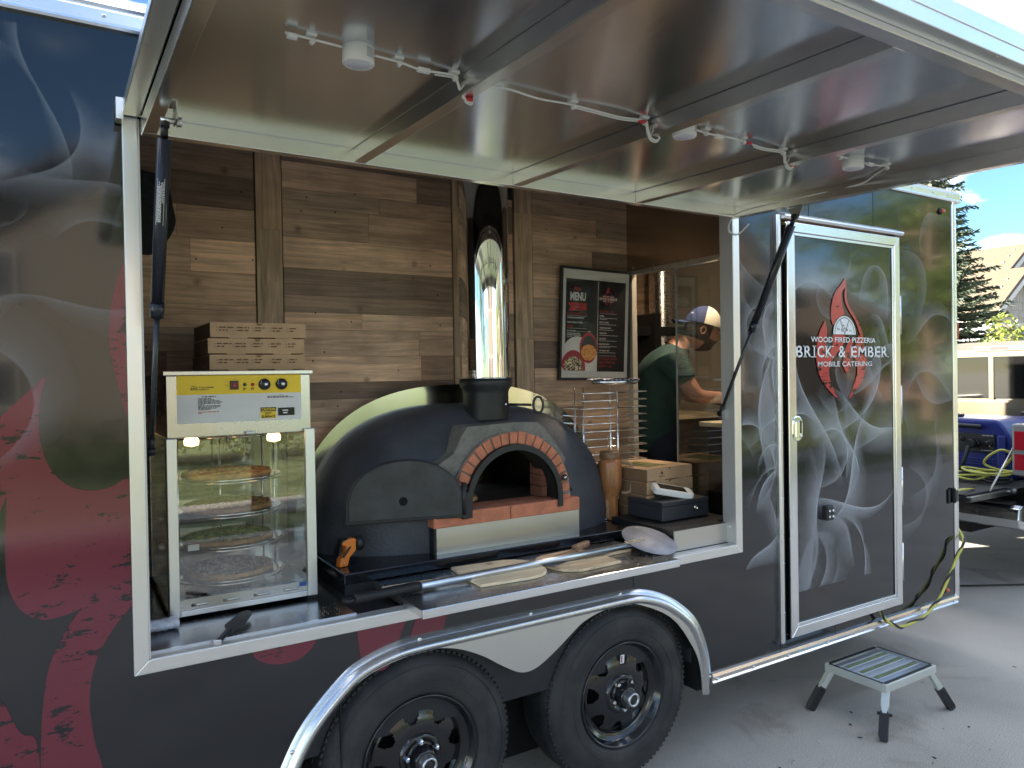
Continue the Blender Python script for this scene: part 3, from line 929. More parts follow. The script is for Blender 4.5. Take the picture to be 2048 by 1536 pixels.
def serif_word(mb, word, u0, v0, w_, h_, fn):
    """Roman capitals: thick stems, hairline slab serifs."""
    adv = {'B': 1, 'R': 1.06, 'I': .55, 'C': 1.05, 'K': 1.1, '&': 1.15, 'E': .95, 'M': 1.35, ' ': .55}
    tot = sum(adv[c] for c in word); k = w_ / tot; u = u0
    for ch in word:
        a = adv[ch] * k
        if ch != ' ':
            g = a * .80; v, f, _ = text2d(ch, .014 if ch != '&' else .008)
            gw = g if ch != 'I' else g * .34
            gx = u + (a - gw) / 2
            mb.add([fn(gx + q[0] * gw, v0 + q[1] * h_) for q in v], f)
            sv = {'B': [(.0, 0), (.0, 1)], 'E': [(.0, 0), (.0, 1)], 'R': [(.0, 0), (.0, 1), (.86, 0)], 'K': [(0, 0), (0, 1), (.84, 0), (.82, 1)],
                  'M': [(.0, 0), (.0, 1), (.88, 0), (.88, 1)], 'I': [(.5, 0), (.5, 1)]}.get(ch, [])
            for sx, sy in sv:
                cx = gx + (sx + (.10 if ch != 'I' else 0)) * gw if ch != 'I' else gx + gw / 2
                hw = .0125
                zz = v0 + sy * h_ - (0 if sy == 0 else .005)
                mb.add([fn(cx - hw, zz), fn(cx + hw, zz), fn(cx + hw, zz + .005), fn(cx - hw, zz + .005)], [(0, 1, 2, 3)])
            if ch == 'E':
                for sy in (.0, .78):
                    cx = gx + gw * .96; zz = v0 + sy * h_
                    mb.add([fn(cx - .003, zz), fn(cx + .002, zz), fn(cx + .002, zz + .22 * h_), fn(cx - .003, zz + .22 * h_)], [(0, 1, 2, 3)])
            if ch == 'C':
                cx = gx + gw * .95; zz = v0 + .70 * h_
                mb.add([fn(cx - .003, zz), fn(cx + .003, zz), fn(cx + .003, zz + .27 * h_), fn(cx - .003, zz + .27 * h_)], [(0, 1, 2, 3)])
        u += a
serif_word(lt, 'BRICK & EMBER', 2.712, 1.699, .742, .056, fn)
lt.build('logo_lettering', WPRINT, D)
wd = []
for i in range(22):
    wd.append((rg.uniform(2.68, 3.1), rg.uniform(.72, 1.6), rg.uniform(-70, 150), rg.uniform(.4, 1.0), rg.uniform(.07, .26), rg.uniform(.22, .62)))
for i in range(10):
    wd.append((rg.uniform(2.7, 3.45), rg.uniform(1.35, 2.1), rg.uniform(30, 150), rg.uniform(.3, .8), rg.uniform(.05, .18), rg.uniform(.12, .36)))
smoke('smoke_graphic', D, DY - .0006, wd, (DX0 + .058, DX1 - .058, DZ0 + .2, DZ1 - .06), 9)
# marker lamps and the awning-cleat on the front corner
AMB = mat('amber_lens', (.55, .12, .06), .2)
for x, z in ((4.025, 2.517), (4.035, .387)):
    mk = MB().lathe([(.019, 0), (.019, -.006), (.014, -.010), (.0001, -.010)], 20, 'y', c=(x - .008, 0, z)).build('marker_lamp', BLACKM, T)
    MB().lathe([(.013, -.009), (.011, -.018), (.006, -.023), (.0001, -.024)], 16, 'y', c=(x - .004, 0, z)).build('lens', AMB, mk)
MB().box(4.107, 4.117, -.022, 0, .87, .955).box(4.107, 4.135, -.026, -.018, .878, .945).build('corner_latch', BLACKM, T, bevel=.006)
MB().box(4.066, 4.078, -.010, 0, .87, .95).build('corner_latch', BLACKM, T, bevel=.004)
MB().box(4.186, 4.196, -.002, .02, 1.80, 1.90, None).build('reflector', mat('red_reflector', (.6, .06, .03), .2), T)
# --- serving hatch: framed aluminium sheet, ribs underneath, swung up on gas struts
H = bpy.data.objects.new('hatch', None); COL.objects.link(H); H.parent = T
H.location = (0, -.03, 2.30); H.rotation_euler = (R(2.25), 0, 0)     # local -y points outwards, z up
HB, HS = .045, .052                                                     # rail depth, top of the sheet
HU = mat('hatch_sheet_metal', (.72, .75, .80), .18, 1.0, rvar=.05, vscale=2.5, stretch=(2.5, .6, 1), bump=.010, bscale=30)
_t = HU.node_tree; _b = _t.nodes['Principled BSDF']      # rolled sheet: reflections smear across the grain
_b.inputs['Anisotropic'].default_value = .75
_v = nd(_t, 'ShaderNodeCombineXYZ'); _v.inputs[1].default_value = 1.0
_t.links.new(_v.outputs[0], _b.inputs['Tangent'])
HR = mat('hatch_rail_metal', (.80, .79, .77), .24, 1.0, rvar=.08, vscale=4, bump=.015, bscale=50)
LN = 1.445
MB().box(.036, 2.274, -LN + .036, -.036, HB - .001, HS).build('hatch_sheet', HU, H)
MB().box(-.043, 2.356, -LN - .035, .012, HS + .001, .072).build('hatch_skin', WRAP, H)
MB().box(0, 2.31, -.036, 0, 0, HB).build('hatch_rail', HR, H, bevel=.002)
MB().box(0, 2.31, -LN, -LN + .036, 0, HB).build('hatch_rail', HR, H, bevel=.002)
MB().box(0, .036, -LN + .0365, -.0365, 0.0005, HB).build('hatch_rail', HR, H, bevel=.002)
MB().box(2.274, 2.31, -LN + .0365, -.0365, 0.0005, HB).build('hatch_rail', HR, H, bevel=.002)
MB().box(-.045, -.0005, -LN - .02, .0, HB + .004, .0735).build('hatch_edge', ALU_TRIM, H, bevel=.003)
MB().box(2.3105, 2.358, -LN - .02, .0, HB + .004, .0735).build('hatch_edge', ALU_TRIM, H, bevel=.003)
MB().box(-.045, 2.358, -LN - .037, -LN - .0005, .012, .075).box(-.045, 2.358, -LN - .039, -LN - .036, .040, .044).build('hatch_edge', ALU_TRIM, H, bevel=.003)
for x in (.60, 1.175, 1.735):
    MB().box(x - .018, x + .018, -LN + .0365, -.0365, 0.001, HB - .0015).build('hatch_rib', HR, H, bevel=.002)
hg = MB(); hg.tube([(-.043, .002, .058), (2.356, .002, .058)], .008, 8).box(-.06, -.043, -.03, .02, .03, .085)
hg.build('hatch_hinge', ALU_TRIM, H)
# gas struts with brackets
def strut(p_top, p_bot, label_here):
    s_ = bpy.data.objects.new('gas_strut', None); COL.objects.link(s_); s_.parent = T
    a, b_ = Vector(p_top), Vector(p_bot); d = (b_ - a)
    L_ = d.length; d.normalize()
    MB().tube([a + d * .035, a + d * (.47 * L_ + .06)], .0165, 18).tube([a + d * (.47 * L_ + .035), a + d * (.47 * L_ + .075)], .0175, 18).build('cylinder', mat('strut_black', (.012, .015, .021), .25, 0, rvar=.05), s_)
    MB().tube([a + d * (.47 * L_ + .06), b_ - d * .02], .0072, 12).build('rod', mat('strut_rod', (.05, .055, .06), .25, .6), s_)
    for p in (a, b_):
        e = MB(); e.lathe([(.011, -.010), (.013, 0), (.011, .010)], 12, 'x', c=p)
        e.tube([p, p + (d if p == a else -d) * .04], .009, 10)
        e.build('end_fitting', mat('strut_end', (.03, .03, .032), .3, .8), s_)
    if label_here:
        u = d.orthogonal(); u = Vector((1, 0, 0)) - d * d.x; u.normalize(); wv = d.cross(u)
        if wv.y > 0: wv = -wv
        def lf(uu, vv):     # uu along the strut (down), vv round it
            an = vv / .0165
            return tuple(a + d * (.13 + uu) + (u * math.sin(an) + wv * math.cos(an)) * .0169)
        lb = MB()
        for u0, u1, v0, v1 in ((0, .115, -.014, -.013), (0, .115, .003, .004), (0, .001, -.014, .004), (.114, .115, -.014, .004)):
            lb.add([lf(u0, v0), lf(u1, v0), lf(u1, v1), lf(u0, v1)], [(0, 1, 2, 3)])
        put_text(lb, 'WARNING', .06, -.002, -.052, .0045, lambda p_, q_: lf(p_, q_), .02)
        for k, q in enumerate((-.0045, -.0070, -.0095, -.012)):
            dashes(lb, .108, q, -.1 + .01 * (k % 2), .0018, lambda p_, q_: lf(p_, q_))
        lb.build('warning_label', mat('grey_print', (.55, .55, .55), .5), s_)
    return s_
strut((.030, -.285, 2.262), (.016, .05, 1.44), True)
strut((2.302, -.345, 2.250), (2.303, .056, 1.452), False)
br = MB(); br.prism([(-.02, .0), (.05, .0), (.028, -.045), (.006, -.045)], 'x', 2.309, 2.313, Matrix.Translation((0, -.36, 2.287)))
br.build('strut_bracket', mat('bracket_zinc', (.35, .34, .33), .4, 1.0), T)
br = MB(); br.box(.012, .052, -.33, -.27, 2.305, 2.309).box(.050, .054, -.33, -.27, 2.262, 2.309).tube([(.02, -.29, 2.268), (.066, -.29, 2.268)], .007, 10).lathe([(.012, .055), (.012, .066), (.0001, .067)], 6, 'x', c=(0, -.29, 2.268))
br.build('strut_bracket', STEEL, T)
MB().box(2.298, 2.322, .04, .06, 1.43, 1.47).build('strut_bracket', MATS['bracket_zinc'], T)
# ------------------------------------------------------------------ inside the trailer
YW, XP = .85, 2.44          # plank wall, glazed partition
BW = bpy.data.objects.new('plank_wall', None); COL.objects.link(BW); BW.parent = T
MB().box(XL + .04, XP, YW - .008, YW + .02, .45, 2.59).build('wall_backing', mat('gap_black', (.010, .008, .006), .9), BW)
PL = wood('reclaimed_plank', (.17, .105, .075), (.95, .62, .41), grain=(1.4, 26, 26), dark=.52, greyed=.5)
PLV = wood('reclaimed_plank_upright', (.42, .28, .18), (.62, .42, .26), grain=(26, 26, 1.4), dark=.45, greyed=.4)
rw = random.Random(21)
def planks(x0, x1, z0, z1, parent=BW, yf=YW - .008):
    z = z0
    while z < z1 - .01:
        h = rw.choice((.072, .092, .112, .128, .128, .135))
        if z + h > z1: h = z1 - z
        x = x0 + .0
        while x < x1 - .005:
            l = rw.uniform(.16, .85)
            if x1 - (x + l) < .10: l = x1 - x
            t_ = .011 + rw.uniform(0, .0028)
            MB().box(x + .0006, x + l - .0006, yf - t_, yf, z + .0006, z + h - .0006).build('plank', PL, parent)
            x += l
        z += h
planks(-.25, .482, .90, 2.59); planks(.594, 1.372, .92, 2.59); planks(1.825, XP, .96, 2.59)
planks(1.465, 1.713, 1.55, 2.50, yf=YW - .002)
for x0, x1 in ((.487, .589), (1.377, 1.46), (1.718, 1.82)):
    z = .95
    while z < 2.59:
        l = min(rw.uniform(.5, .95), 2.59 - z)
        MB().box(x0, x1, YW - .026, YW - .008, z + .0005, z + l - .0005).build('batten', PLV, BW)
        z += l
rec = random.Random(5)
nh = MB()
for i in range(70):
    x, z = rec.uniform(0, 2.4), rec.uniform(1.1, 2.45)
    nh.lathe([(.0035, -.0005), (.0001, -.0006)], 8, 'y', c=(x, YW - .0228, z))
nh.build('nail_holes', mat('nail_hole', (.012, .009, .007), .9), BW)
MB().box(-.05, -.02, .06, YW - .01, .45, 2.59).build('left_inner_wall', mat('dark_inner_wall', (.035, .028, .022), .6), T)
# partition: brushed upper panel, angle trim, post, sliding panes
PT = bpy.data.objects.new('partition', None); COL.objects.link(PT); PT.parent = T
BRZ = mat('partition_panel_steel', (.48, .39, .31), .22, 1.0, rvar=.08, vscale=4, stretch=(8, 1, 20), bump=.02, bscale=30)
MB().box(XP, XP + .02, .062, YW, 2.186, 2.59).build('upper_panel', BRZ, PT)
MB().box(XP - .016, XP + .022, .062, YW, 2.162, 2.187).build('angle_trim', ALU, PT, bevel=.002)
MB().box(XP - .002, XP + .03, .79, YW, .966, 2.162).build('post', mat('cream_post', (.46, .41, .33), .5), PT)
GP = glass('partition_glass', (.93, .95, .94), 1.95)
MB().box(XP + .002, XP + .007, .062, .468, .972, 2.162).build('glass_pane', GP, PT)
MB().box(XP + .001, XP + .008, .462, .470, .970, 2.162).build('pane_edge', mat('pane_edge_trim', (.30, .31, .30), .25, .4), PT)
scr = MB()
for y in (.12, .28, .45, .62, .78):
    scr.lathe([(.005, -.0), (.0001, -.004)], 8, 'x', c=(XP - .001, y, 2.205))
scr.build('panel_screws', ALU_BRIGHT, PT)
# counters
CT = mat('counter_steel', (.34, .345, .36), .26, 1.0, rvar=.16, vscale=5, var=.25)
MB().box(.0, .598, .036, YW - .03, .862, .880).build('counter', CT, T, bevel=.002)
MB().box(.0, .598, .030, .036, .858, .8825).build('counter_lip', ALU_BRIGHT, T)
MB().box(.0, 2.32, .046, .06, .45, .858).build('counter_fascia', BLACKM, T)
BST = mat('black_granite_gloss', (.009, .0095, .012), .10, 0, rvar=.05, vscale=9)
MB().box(.638, 2.44, .267, YW - .03, .908, .946).build('oven_stand', BST, T, bevel=.004)
MB().box(.640, .66, .29, .8, .8685, .9075).box(.640, .752, .268, .2895, .8685, .9075).box(.66, 2.0, .5, .52, .8685, .8995).build('stand_base', BLACKM, T)
MB().box(2.0, 2.32, .045, .0995, .88, .9655).box(2.0, 2.43, .0995, .455, .88, .9655).build('drawer_box', mat('dark_steel', (.12, .12, .12), .35, .9), T, bevel=.002)
MB().box(1.999, 2.322, .040, .0448, .879, .964).build('drawer_front', mat('drawer_steel', (.62, .60, .57), .3, 1.0, rvar=.08, vscale=8), T)
MB().box(.598, 2.3, .05, .6, .858, .868).build('drip_floor', BLACKM, T)
# pull-out shelf
SH = thing('pull_out_shelf', 'shallow stainless pull-out shelf resting across the sill under the wooden peels', 'shelf', (0, 0, 0))
MB().box(.755, 1.856, -.132, .268, .9, .905).build('tray', mat('shelf_steel', (.40, .41, .43), .28, 1.0, rvar=.15, vscale=9), SH)
MB().box(.753, 1.858, -.138, -.1325, .876, .9055).build('front_lip', ALU_BRIGHT, SH, bevel=.002)
MB().box(.751, .7545, -.132, .268, .88, .904).build('side_lip', ALU, SH)
MB().box(1.8565, 1.86, -.132, .268, .88, .904).build('side_lip', ALU, SH)

# kitchen beyond the partition
KW = bpy.data.objects.new('kitchen_wall', None); COL.objects.link(KW); KW.parent = T
MB().box(4.17, 4.2, .05, 2.42, .45, 2.59).build('front_panel', INNER, KW)
MB().box(XP + .4, 4.17, 2.40, 2.425, .45, 2.59).build('far_panel', mat('gap_brown', (.02, .014, .01), .9), KW)
MB().box(1.2, 1.22, .9, 2.42, .45, 2.59).build('rear_panel', MATS['gap_brown'], KW)
def planksk(x0, x1, z0, z1):
    z = z0
    while z < z1 - .01:
        h = min(.135, z1 - z); x = x0
        while x < x1 - .005:
            l = rw.uniform(.3, .9)
            if x1 - (x + l) < .15: l = x1 - x
            MB().box(x + .001, x + l - .001, 2.385, 2.40, z + .001, z + h - .001).build('plank', PL, KW)
            x += l
        z += h
planksk(2.6, 4.17, 1.0, 2.59)
MB().box(3.0, 4.17, 2.05, 2.38, 1.93, 2.0).box(3.0, 3.6, 2.05, 2.38, 1.70, 1.72).build('wall_shelf', BLACKM, KW)
dct = MB(); dct.lathe([(.10, .9), (.10, 2.59)], 32, 'z', c=(3.93, 2.15, 0), caps=False); dct.lathe([(.104, 2.0), (.104, 2.03)], 32, 'z', c=(3.93, 2.15, 0), caps=False)
dct.build('vertical_duct', STEEL, T)
MB().box(3.72, 3.78, 2.0, 2.38, 1.6, 2.1).build('duct_bracket', BLACKM, T)
MB().box(2.75, 4.17, .06, .62, 1.345, 1.37).build('prep_counter', wood('cutting_board', (.52, .42, .27), (.56, .45, .30), grain=(2, 26, 26), rnd=False, dark=.8, bump=.05), T, bevel=.004)
MB().box(2.80, 4.17, .09, .60, .45, 1.344).build('prep_cabinet', mat('navy_cabinet', (.010, .011, .017), .4), T)
MB().box(3.0, 4.1, 1.62, 2.35, 1.30, 1.33).build('back_counter', MATS['cutting_board'], T)
MB().box(3.05, 4.1, 1.66, 2.33, .45, 1.299).build('back_cabinet', BLACKM, T)
MB().box(3.9, 4.16, .08, 1.4, 1.86, 2.2).build('wall_cupboard', mat('dark_cupboard', (.05, .045, .04), .5), T)
# kitchen ceiling lamp: shallow opal dome, lit
lampm = mat('opal_lamp', (.8, .8, .8), .4, emit=(1.0, .80, .58), estr=22.0)
kl = thing('ceiling_lamp', 'shallow white dome lamp on kitchen ceiling showing below the hatch edge', 'lamp', (2.86, .62, 2.59))
MB().lathe([(.115, 0), (.115, -.02), (.105, -.022)], 32, 'z').build('base', WHITEP, kl)
MB().lathe([(.105, -.022), (.095, -.05), (.06, -.07), (.0001, -.078)], 32, 'z').build('diffuser', lampm, kl)

# ------------------------------------------------------------------ wood-fired oven
OV = thing('pizza_oven', 'charcoal domed wood-fired pizza oven with terracotta brick arch and steel flue', 'oven', (.0105, .1193, -.0873))
OV.scale = (1.0533, 1.0533, 1.0533)
STC = mat('charcoal_render', (.056, .060, .074), .55, 0, var=.28, vscale=7, bump=.25, bscale=90, rvar=.08)
def sup(a, h, n, k=40):
    out = []
    for i in range(k + 1):
        th_ = math.pi * i / k
        c_, s_ = math.cos(th_), math.sin(th_)
        out.append((a * math.copysign(abs(c_) ** (2 / n), c_), h * abs(s_) ** (2 / n)))
    return out
dm = MB()
rows = []
for y in (.83, .70, .58, .50, .46, .42, .38, .35, .32, .30, .28, .265, .25, .24, .23, .22, .213):
    t_ = max(0.0, (.52 - y) / .312)
    s_ = (1 - t_ ** 2.3) ** (1 / 2.3) if t_ < 1 else .02
    cx = 1.26 + .075 * t_
    rows.append([(cx + x * max(.30, s_), y, .966 + z * max(.42, s_)) for x, z in sup(.655, .555, 2.59)])
dm.grid(rows)
# hole for the mouth: drop faces in front of the chamber
AX, AZ, AR = 1.312, 1.133, .222
def in_mouth(p):   # centre of a facet
    dx, dz = p[0] - AX, p[2] - (AZ + .005)
    if p[1] > .47 or dz < -.0: return False
    rr_ = .282 if p[1] < .31 else .236
    return (abs(dx) < rr_) and (dz < .02 + math.sqrt(max(0, rr_ ** 2 - dx * dx)))
dm.f = [f for f in dm.f if not in_mouth([sum(dm.v[i][c] for i in f) / len(f) for c in range(3)])]
dm.sm = [True] * len(dm.f)
dm.build('dome', STC, OV)
# inner chamber
ch = MB()
rows = []
for y, sc in ((.205, 1.0), (.33, 1.0), (.36, 1.25), (.50, 1.6), (.66, 1.6), (.78, .9), (.80, .02)):
    rows.append([(AX - .02 * (sc - 1) + x * sc, y, AZ + z * (1 + (sc - 1) * .25)) for x, z in sup(.203, .218, 2.0)])
ch.grid(rows)
ch.build('fire_chamber', mat('sooty_firebrick', (.009, .006, .005), .9, var=.5, vscale=9, bump=.3), OV)
fb = MB()
for k in range(4):
    for jj in range(7):
        fb.box(AX + .172, AX + .197, .27, .36, AZ + .001 + k * .045, AZ + .043 + k * .045)
        break
mat('oven_brick', (.56, .20, .11), .85, var=.22, vscale=26, bump=.25, bscale=120)
fb.build('chamber_bricks', mat('sooty_brick', (.20, .075, .045), .9, var=.4, vscale=20, bump=.3), OV)
HBK = MATS['oven_brick']
for x0, x1 in ((.957, 1.286), (1.289, 1.623)):
    MB().box(x0, x1, .198, .345, 1.077, 1.130).build('hearth_brick', HBK, OV, bevel=.004)
MB().box(.97, 1.60, .346, .80, 1.077, 1.1295).build('hearth_floor', mat('hearth_floor_brick', (.035, .02, .015), .9, var=.4, vscale=12), OV)
MB().box(.969, 1.622, .203, .206, .967, 1.0765).build('skirt_plate', mat('skirt_steel', (.62, .60, .56), .34, 1.0, rvar=.1, vscale=8), OV)
MB().box(.960, .9685, .204, .34, .967, 1.0765).build('skirt_return', BLACKM, OV)
ps = MB(); ps.box(.985, 1.61, .207, .40, .967, 1.076); ps.build('skirt_core', STC, OV)
# brick arch: bricks one by one
nb = 19
for k in range(nb):
    a0 = R(2 + 176 * k / nb + .7); a1 = R(2 + 176 * (k + 1) / nb - .7)
    r0, r1 = .2215, .269 + random.uniform(-.002, .002)
    zc = AZ + .015
    q = [(AX + r0 * math.cos(a0), zc + r0 * math.sin(a0)), (AX + r1 * math.cos(a0), zc + r1 * math.sin(a0)), (AX + r1 * math.cos(a1), zc + r1 * math.sin(a1)), (AX + r0 * math.cos(a1), zc + r0 * math.sin(a1))]
    MB().prism(q, 'y', .206 + random.uniform(-.002, .002), .33).build('arch_brick', HBK, OV, bevel=.003)
for sgn in (-1, 1):
    MB().box(min(AX + sgn * .222, AX + sgn * .269), max(AX + sgn * .222, AX + sgn * .269), .207, .33, 1.1302, AZ + .0135).build('arch_brick', HBK, OV)
# grey mortar bed showing round and above the bricks
MOR = mat('grey_mortar', (.20, .19, .165), .95, var=.25, vscale=30, bump=.6, bscale=120)
mo = MB()
pts = [(AX + .2745 * math.cos(a), AZ + .012 + .2745 * math.sin(a)) for a in [R(-2 + 184 * i / 40) for i in range(41)]]
inr = [(AX + .220 * math.cos(a), AZ + .012 + .220 * math.sin(a)) for a in [R(182 - 184 * i / 40) for i in range(41)]]
mo.prism(pts + inr, 'y', .213, .345)
cap = [(AX - .345, 1.262), (AX - .318, 1.31), (AX - .255, 1.345), (AX - .225, 1.405), (AX - .195, 1.4445), (AX - .1, 1.447), (AX + .02, 1.452), (AX + .125, 1.4475), (AX + .155, 1.425), (AX + .19, 1.385), (AX + .262, 1.29), (AX + .24, 1.25)]
cap += [(AX + .262 * math.cos(a), AZ + .012 + .262 * math.sin(a)) for a in [R(28 + 130 * i / 20) for i in range(21)]]
mo.prism(cap, 'y', .224, .36)
mo.build('mortar_surround', MOR, OV)
# black steel mouth ring with feet and bolts
rg_o = [(AX + .221 * math.cos(a), AZ + .014 + .221 * math.sin(a)) for a in [R(180 * i / 40) for i in range(41)]]
rg_i = [(AX + .198 * math.cos(a), AZ + .014 + .198 * math.sin(a)) for a in [R(180 - 180 * i / 40) for i in range(41)]]
ring = MB(); ring.prism([(AX + .221, AZ - .03)] + rg_o + [(AX - .221, AZ - .03), (AX - .198, AZ - .03)] + rg_i + [(AX + .198, AZ - .03)], 'y', .189, .194)
ring.prism([(AX + .221, AZ + .001)] + rg_o + [(AX - .221, AZ + .001), (AX - .214, AZ + .001)] + [(AX + .214 * math.cos(a), AZ + .014 + .214 * math.sin(a)) for a in [R(180 - 180 * i / 40) for i in range(41)]] + [(AX + .214, AZ + .001)], 'y', .194, .25)
for sx in (-1, 1):
    ring.lathe([(.013, .188), (.013, .196)], 16, 'y', c=(AX + sx * .232, 0, AZ + .085))
ring.box(AX - .243, AX - .220, .180, .194, AZ - .03, AZ + .07)
ring.build('mouth_ring', BLACKM, OV)
for sx in (-1, 1):
    MB().lathe([(.0065, .188), (.006, .184), (.0001, .182)], 12, 'y', c=(AX + sx * .232, 0, AZ + .085)).build('bolt', CHROME, OV)
# door swung open to the left
dr = bpy.data.objects.new('oven_door', None); COL.objects.link(dr); dr.parent = OV
dr.location = (1.070, .176, 1.113); dr.rotation_euler = (0, 0, R(-15.5))
dw, dh = .432, .225
prf = [(0, 0)] + [(-dw / 2 + dw / 2 * math.cos(a), .055 + (dh - .055) * math.sin(a) ** .92) for a in [R(180 * i / 30) for i in range(31)]] + [(-dw, 0)]
ins = [(-dw / 2 + (x + dw / 2) * .945, .012 + z * .93) for x, z in prf]
MB().prism(prf, 'y', -.008, .012).build('panel', BLACKM, dr, bevel=.003)
MB().prism(ins, 'y', -.013, -.008).build('raised_face', mat('iron_door', (.036, .038, .038), .5, .0, var=.5, vscale=10, rvar=.1), dr, bevel=.003)
MB().lathe([(.016, -.0133), (.0155, -.0135), (.0001, -.0136)], 24, 'y', c=(-dw / 2 - .01, 0, .075)).build('vent_hole', mat('hole_black', (.002, .002, .002), .9), dr)
MB().tube([(0, -.004, .01), (0, -.004, .13)], .009, 10).build('hinge_pin', BLACKM, dr)
# steel arch behind the dome
ah = sup(.735, .636, 2.55, 60)
MB().prism([(1.285 + x, .967 + z) for x, z in ah], 'y', .585, .592).build('steel_arch', mat('arch_stainless', (.70, .68, .62), .13, 1.0, rvar=.08, vscale=3), OV)
# flue collar, damper and pipe
fx, fy = 1.302, .405
cl = MB(); cl.lathe([(.094, 1.46), (.094, 1.565), (.097, 1.58), (.108, 1.595), (.110, 1.612), (.108, 1.626), (.10, 1.628)], 48, 'z', c=(fx, fy, 0), caps=False)
cl.build('flue_collar', BLACKM, OV)
MIR = mat('polished_flue', (.80, .80, .79), .035, 1.0)
fp = MB(); fp.lathe([(.1035, 1.63), (.1035, 2.59)], 64, 'z', c=(fx, fy, 0), caps=False)
fp.lathe([(.118, 1.627), (.118, 1.630), (.1, 1.631)], 64, 'z', c=(fx, fy, 0), caps=False)
fp.build('flue_pipe', MIR, OV)
MB().tube([(fx + .1055, fy - .02, 1.632), (fx + .1055, fy - .02, 2.59)], .0025, 6).build('flue_seam', CHROME, OV)
dmp = MB(); dmp.tube([(fx + .045, fy - .083, 1.520), (fx + .12, fy - .16, 1.517)], .0055, 10)
rc = Vector((fx + .14, fy - .18, 1.517))
dmp.tube([rc + Vector((.017 * math.cos(a), -.010 * math.cos(a), .033 * math.sin(a))) for a in [2 * math.pi * i / 24 for i in range(24)]], .0052, 8, closed=True)
dmp.build('damper_handle', BLACKM, OV)
MB().lathe([(.007, 0), (.006, -.004), (.0001, -.005)], 10, 'y', c=(fx + .045, fy - .086, 1.520)).build('damper_screw', CHROME, OV)

# ------------------------------------------------------------------ pizzas
CRUST = mat('pizza_crust', (.44, .24, .09), .7, var=.4, vscale=40, bump=.4, bscale=90)
CHEES = mat('pizza_topping', (.42, .10, .025), .45, vscale=55, col2=(.62, .40, .11), sharp=(.42, .58), bump=.8, bscale=70)
CHEEG = mat('pizza_topping_green', (.10, .13, .03), .5, vscale=50, col2=(.58, .42, .12), sharp=(.42, .6), bump=.8, bscale=70)
CHEED = mat('pizza_topping_dark', (.12, .05, .03), .5, vscale=50, col2=(.58, .50, .38), sharp=(.45, .6), bump=.8, bscale=70)
def pizza(label, loc, r, topm, seed, rz=0, group=None):
    p = thing('pizza', label, 'pizza', loc, rz, group)
    rr_ = random.Random(seed)
    c_ = MB(); rows = []
    n_ = 40
    ed = [1 + rr_.uniform(-.02, .02) for _ in range(n_)]
    for rad, z in ((.02, .002), (1.0, .001), (1.015, .008), (.99, .016), (.94, .018), (.90, .011), (.02, .011)):
        rows.append([(r * rad * ed[k] * math.cos(2 * math.pi * k / n_), r * rad * ed[k] * math.sin(2 * math.pi * k / n_), z + (rr_.uniform(-.002, .003) if z > .006 else 0)) for k in range(n_)])
    c_.grid(rows, closed_u=True); c_.build('crust', CRUST, p)
    tp = MB()
    for i in range(150):
        a, q = rr_.uniform(0, 6.28), r * .9 * math.sqrt(rr_.random())
        s_ = rr_.uniform(.008, .022); h_ = rr_.uniform(.004, .014)
        tp.lathe([(s_, .010), (s_ * .8, .010 + h_ * .7), (.0001, .010 + h_)], 7, 'z', c=(q * math.cos(a), q * math.sin(a), 0))
    tp.build('topping', topm, p)
    return p
pizza('browning pizza inside the wood-fired oven mouth', (1.20, .60, 1.106), .14, CHEES, 3)

# ------------------------------------------------------------------ food warmer
WX0, WX1, WY0, WY1, WZ0, WZ1 = .078, .540, .285, .800, .880, 1.668
FW = thing('food_warmer', 'glass-fronted stainless food warmer with yellow and white control panel', 'food warmer', (0, 0, 0))
SS = mat('warmer_stainless', (.62, .60, .54), .26, 1.0, rvar=.1, vscale=7)
SSW = mat('warmer_door_aluminium', (.78, .79, .76), .34, 1.0, rvar=.06, vscale=9)
hdz = 1.455
hd_ = MB(); hd_.box(WX0 + .004, WX1 - .002, WY0 + .006, WY1, hdz, WZ1 - .014); hd_.build('header', SS, FW, bevel=.003)
MB().box(WX0 - .004, WX1 + .006, WY0 - .004, WY1 + .004, WZ1 - .0135, WZ1).build('top_lid', SS, FW, bevel=.002)
cb = MB(); cb.box(WX0, WX1, WY0, WY1, WZ0 + .012, WZ0 + .03); cb.build('base', SS, FW, bevel=.002)
MB().box(WX0 + .01, WX1 - .01, WY1 - .006, WY1, WZ0 + .03, hdz).build('back_panel', mat('warmer_mirror_back', (.50, .48, .42), .12, 1.0), FW)
for x in (WX0, WX1 - .014):
    for y in (WY0 + .012, WY1 - .02):
        MB().box(x, x + .014, y, y + .014, WZ0 + .03, hdz).build('corner_post', SS, FW)
GL = glass('warmer_glass', (.97, .98, .96), 2.1)
MB().box(WX0 + .001, WX0 + .005, WY0 + .027, WY1 - .021, WZ0 + .03, hdz).build('side_glass', glass('side_pane', (.9, .92, .9), 1.5), FW)
MB().box(WX1 - .005, WX1 - .001, WY0 + .027, WY1 - .021, WZ0 + .03, hdz).build('side_glass', MATS['side_pane'], FW)
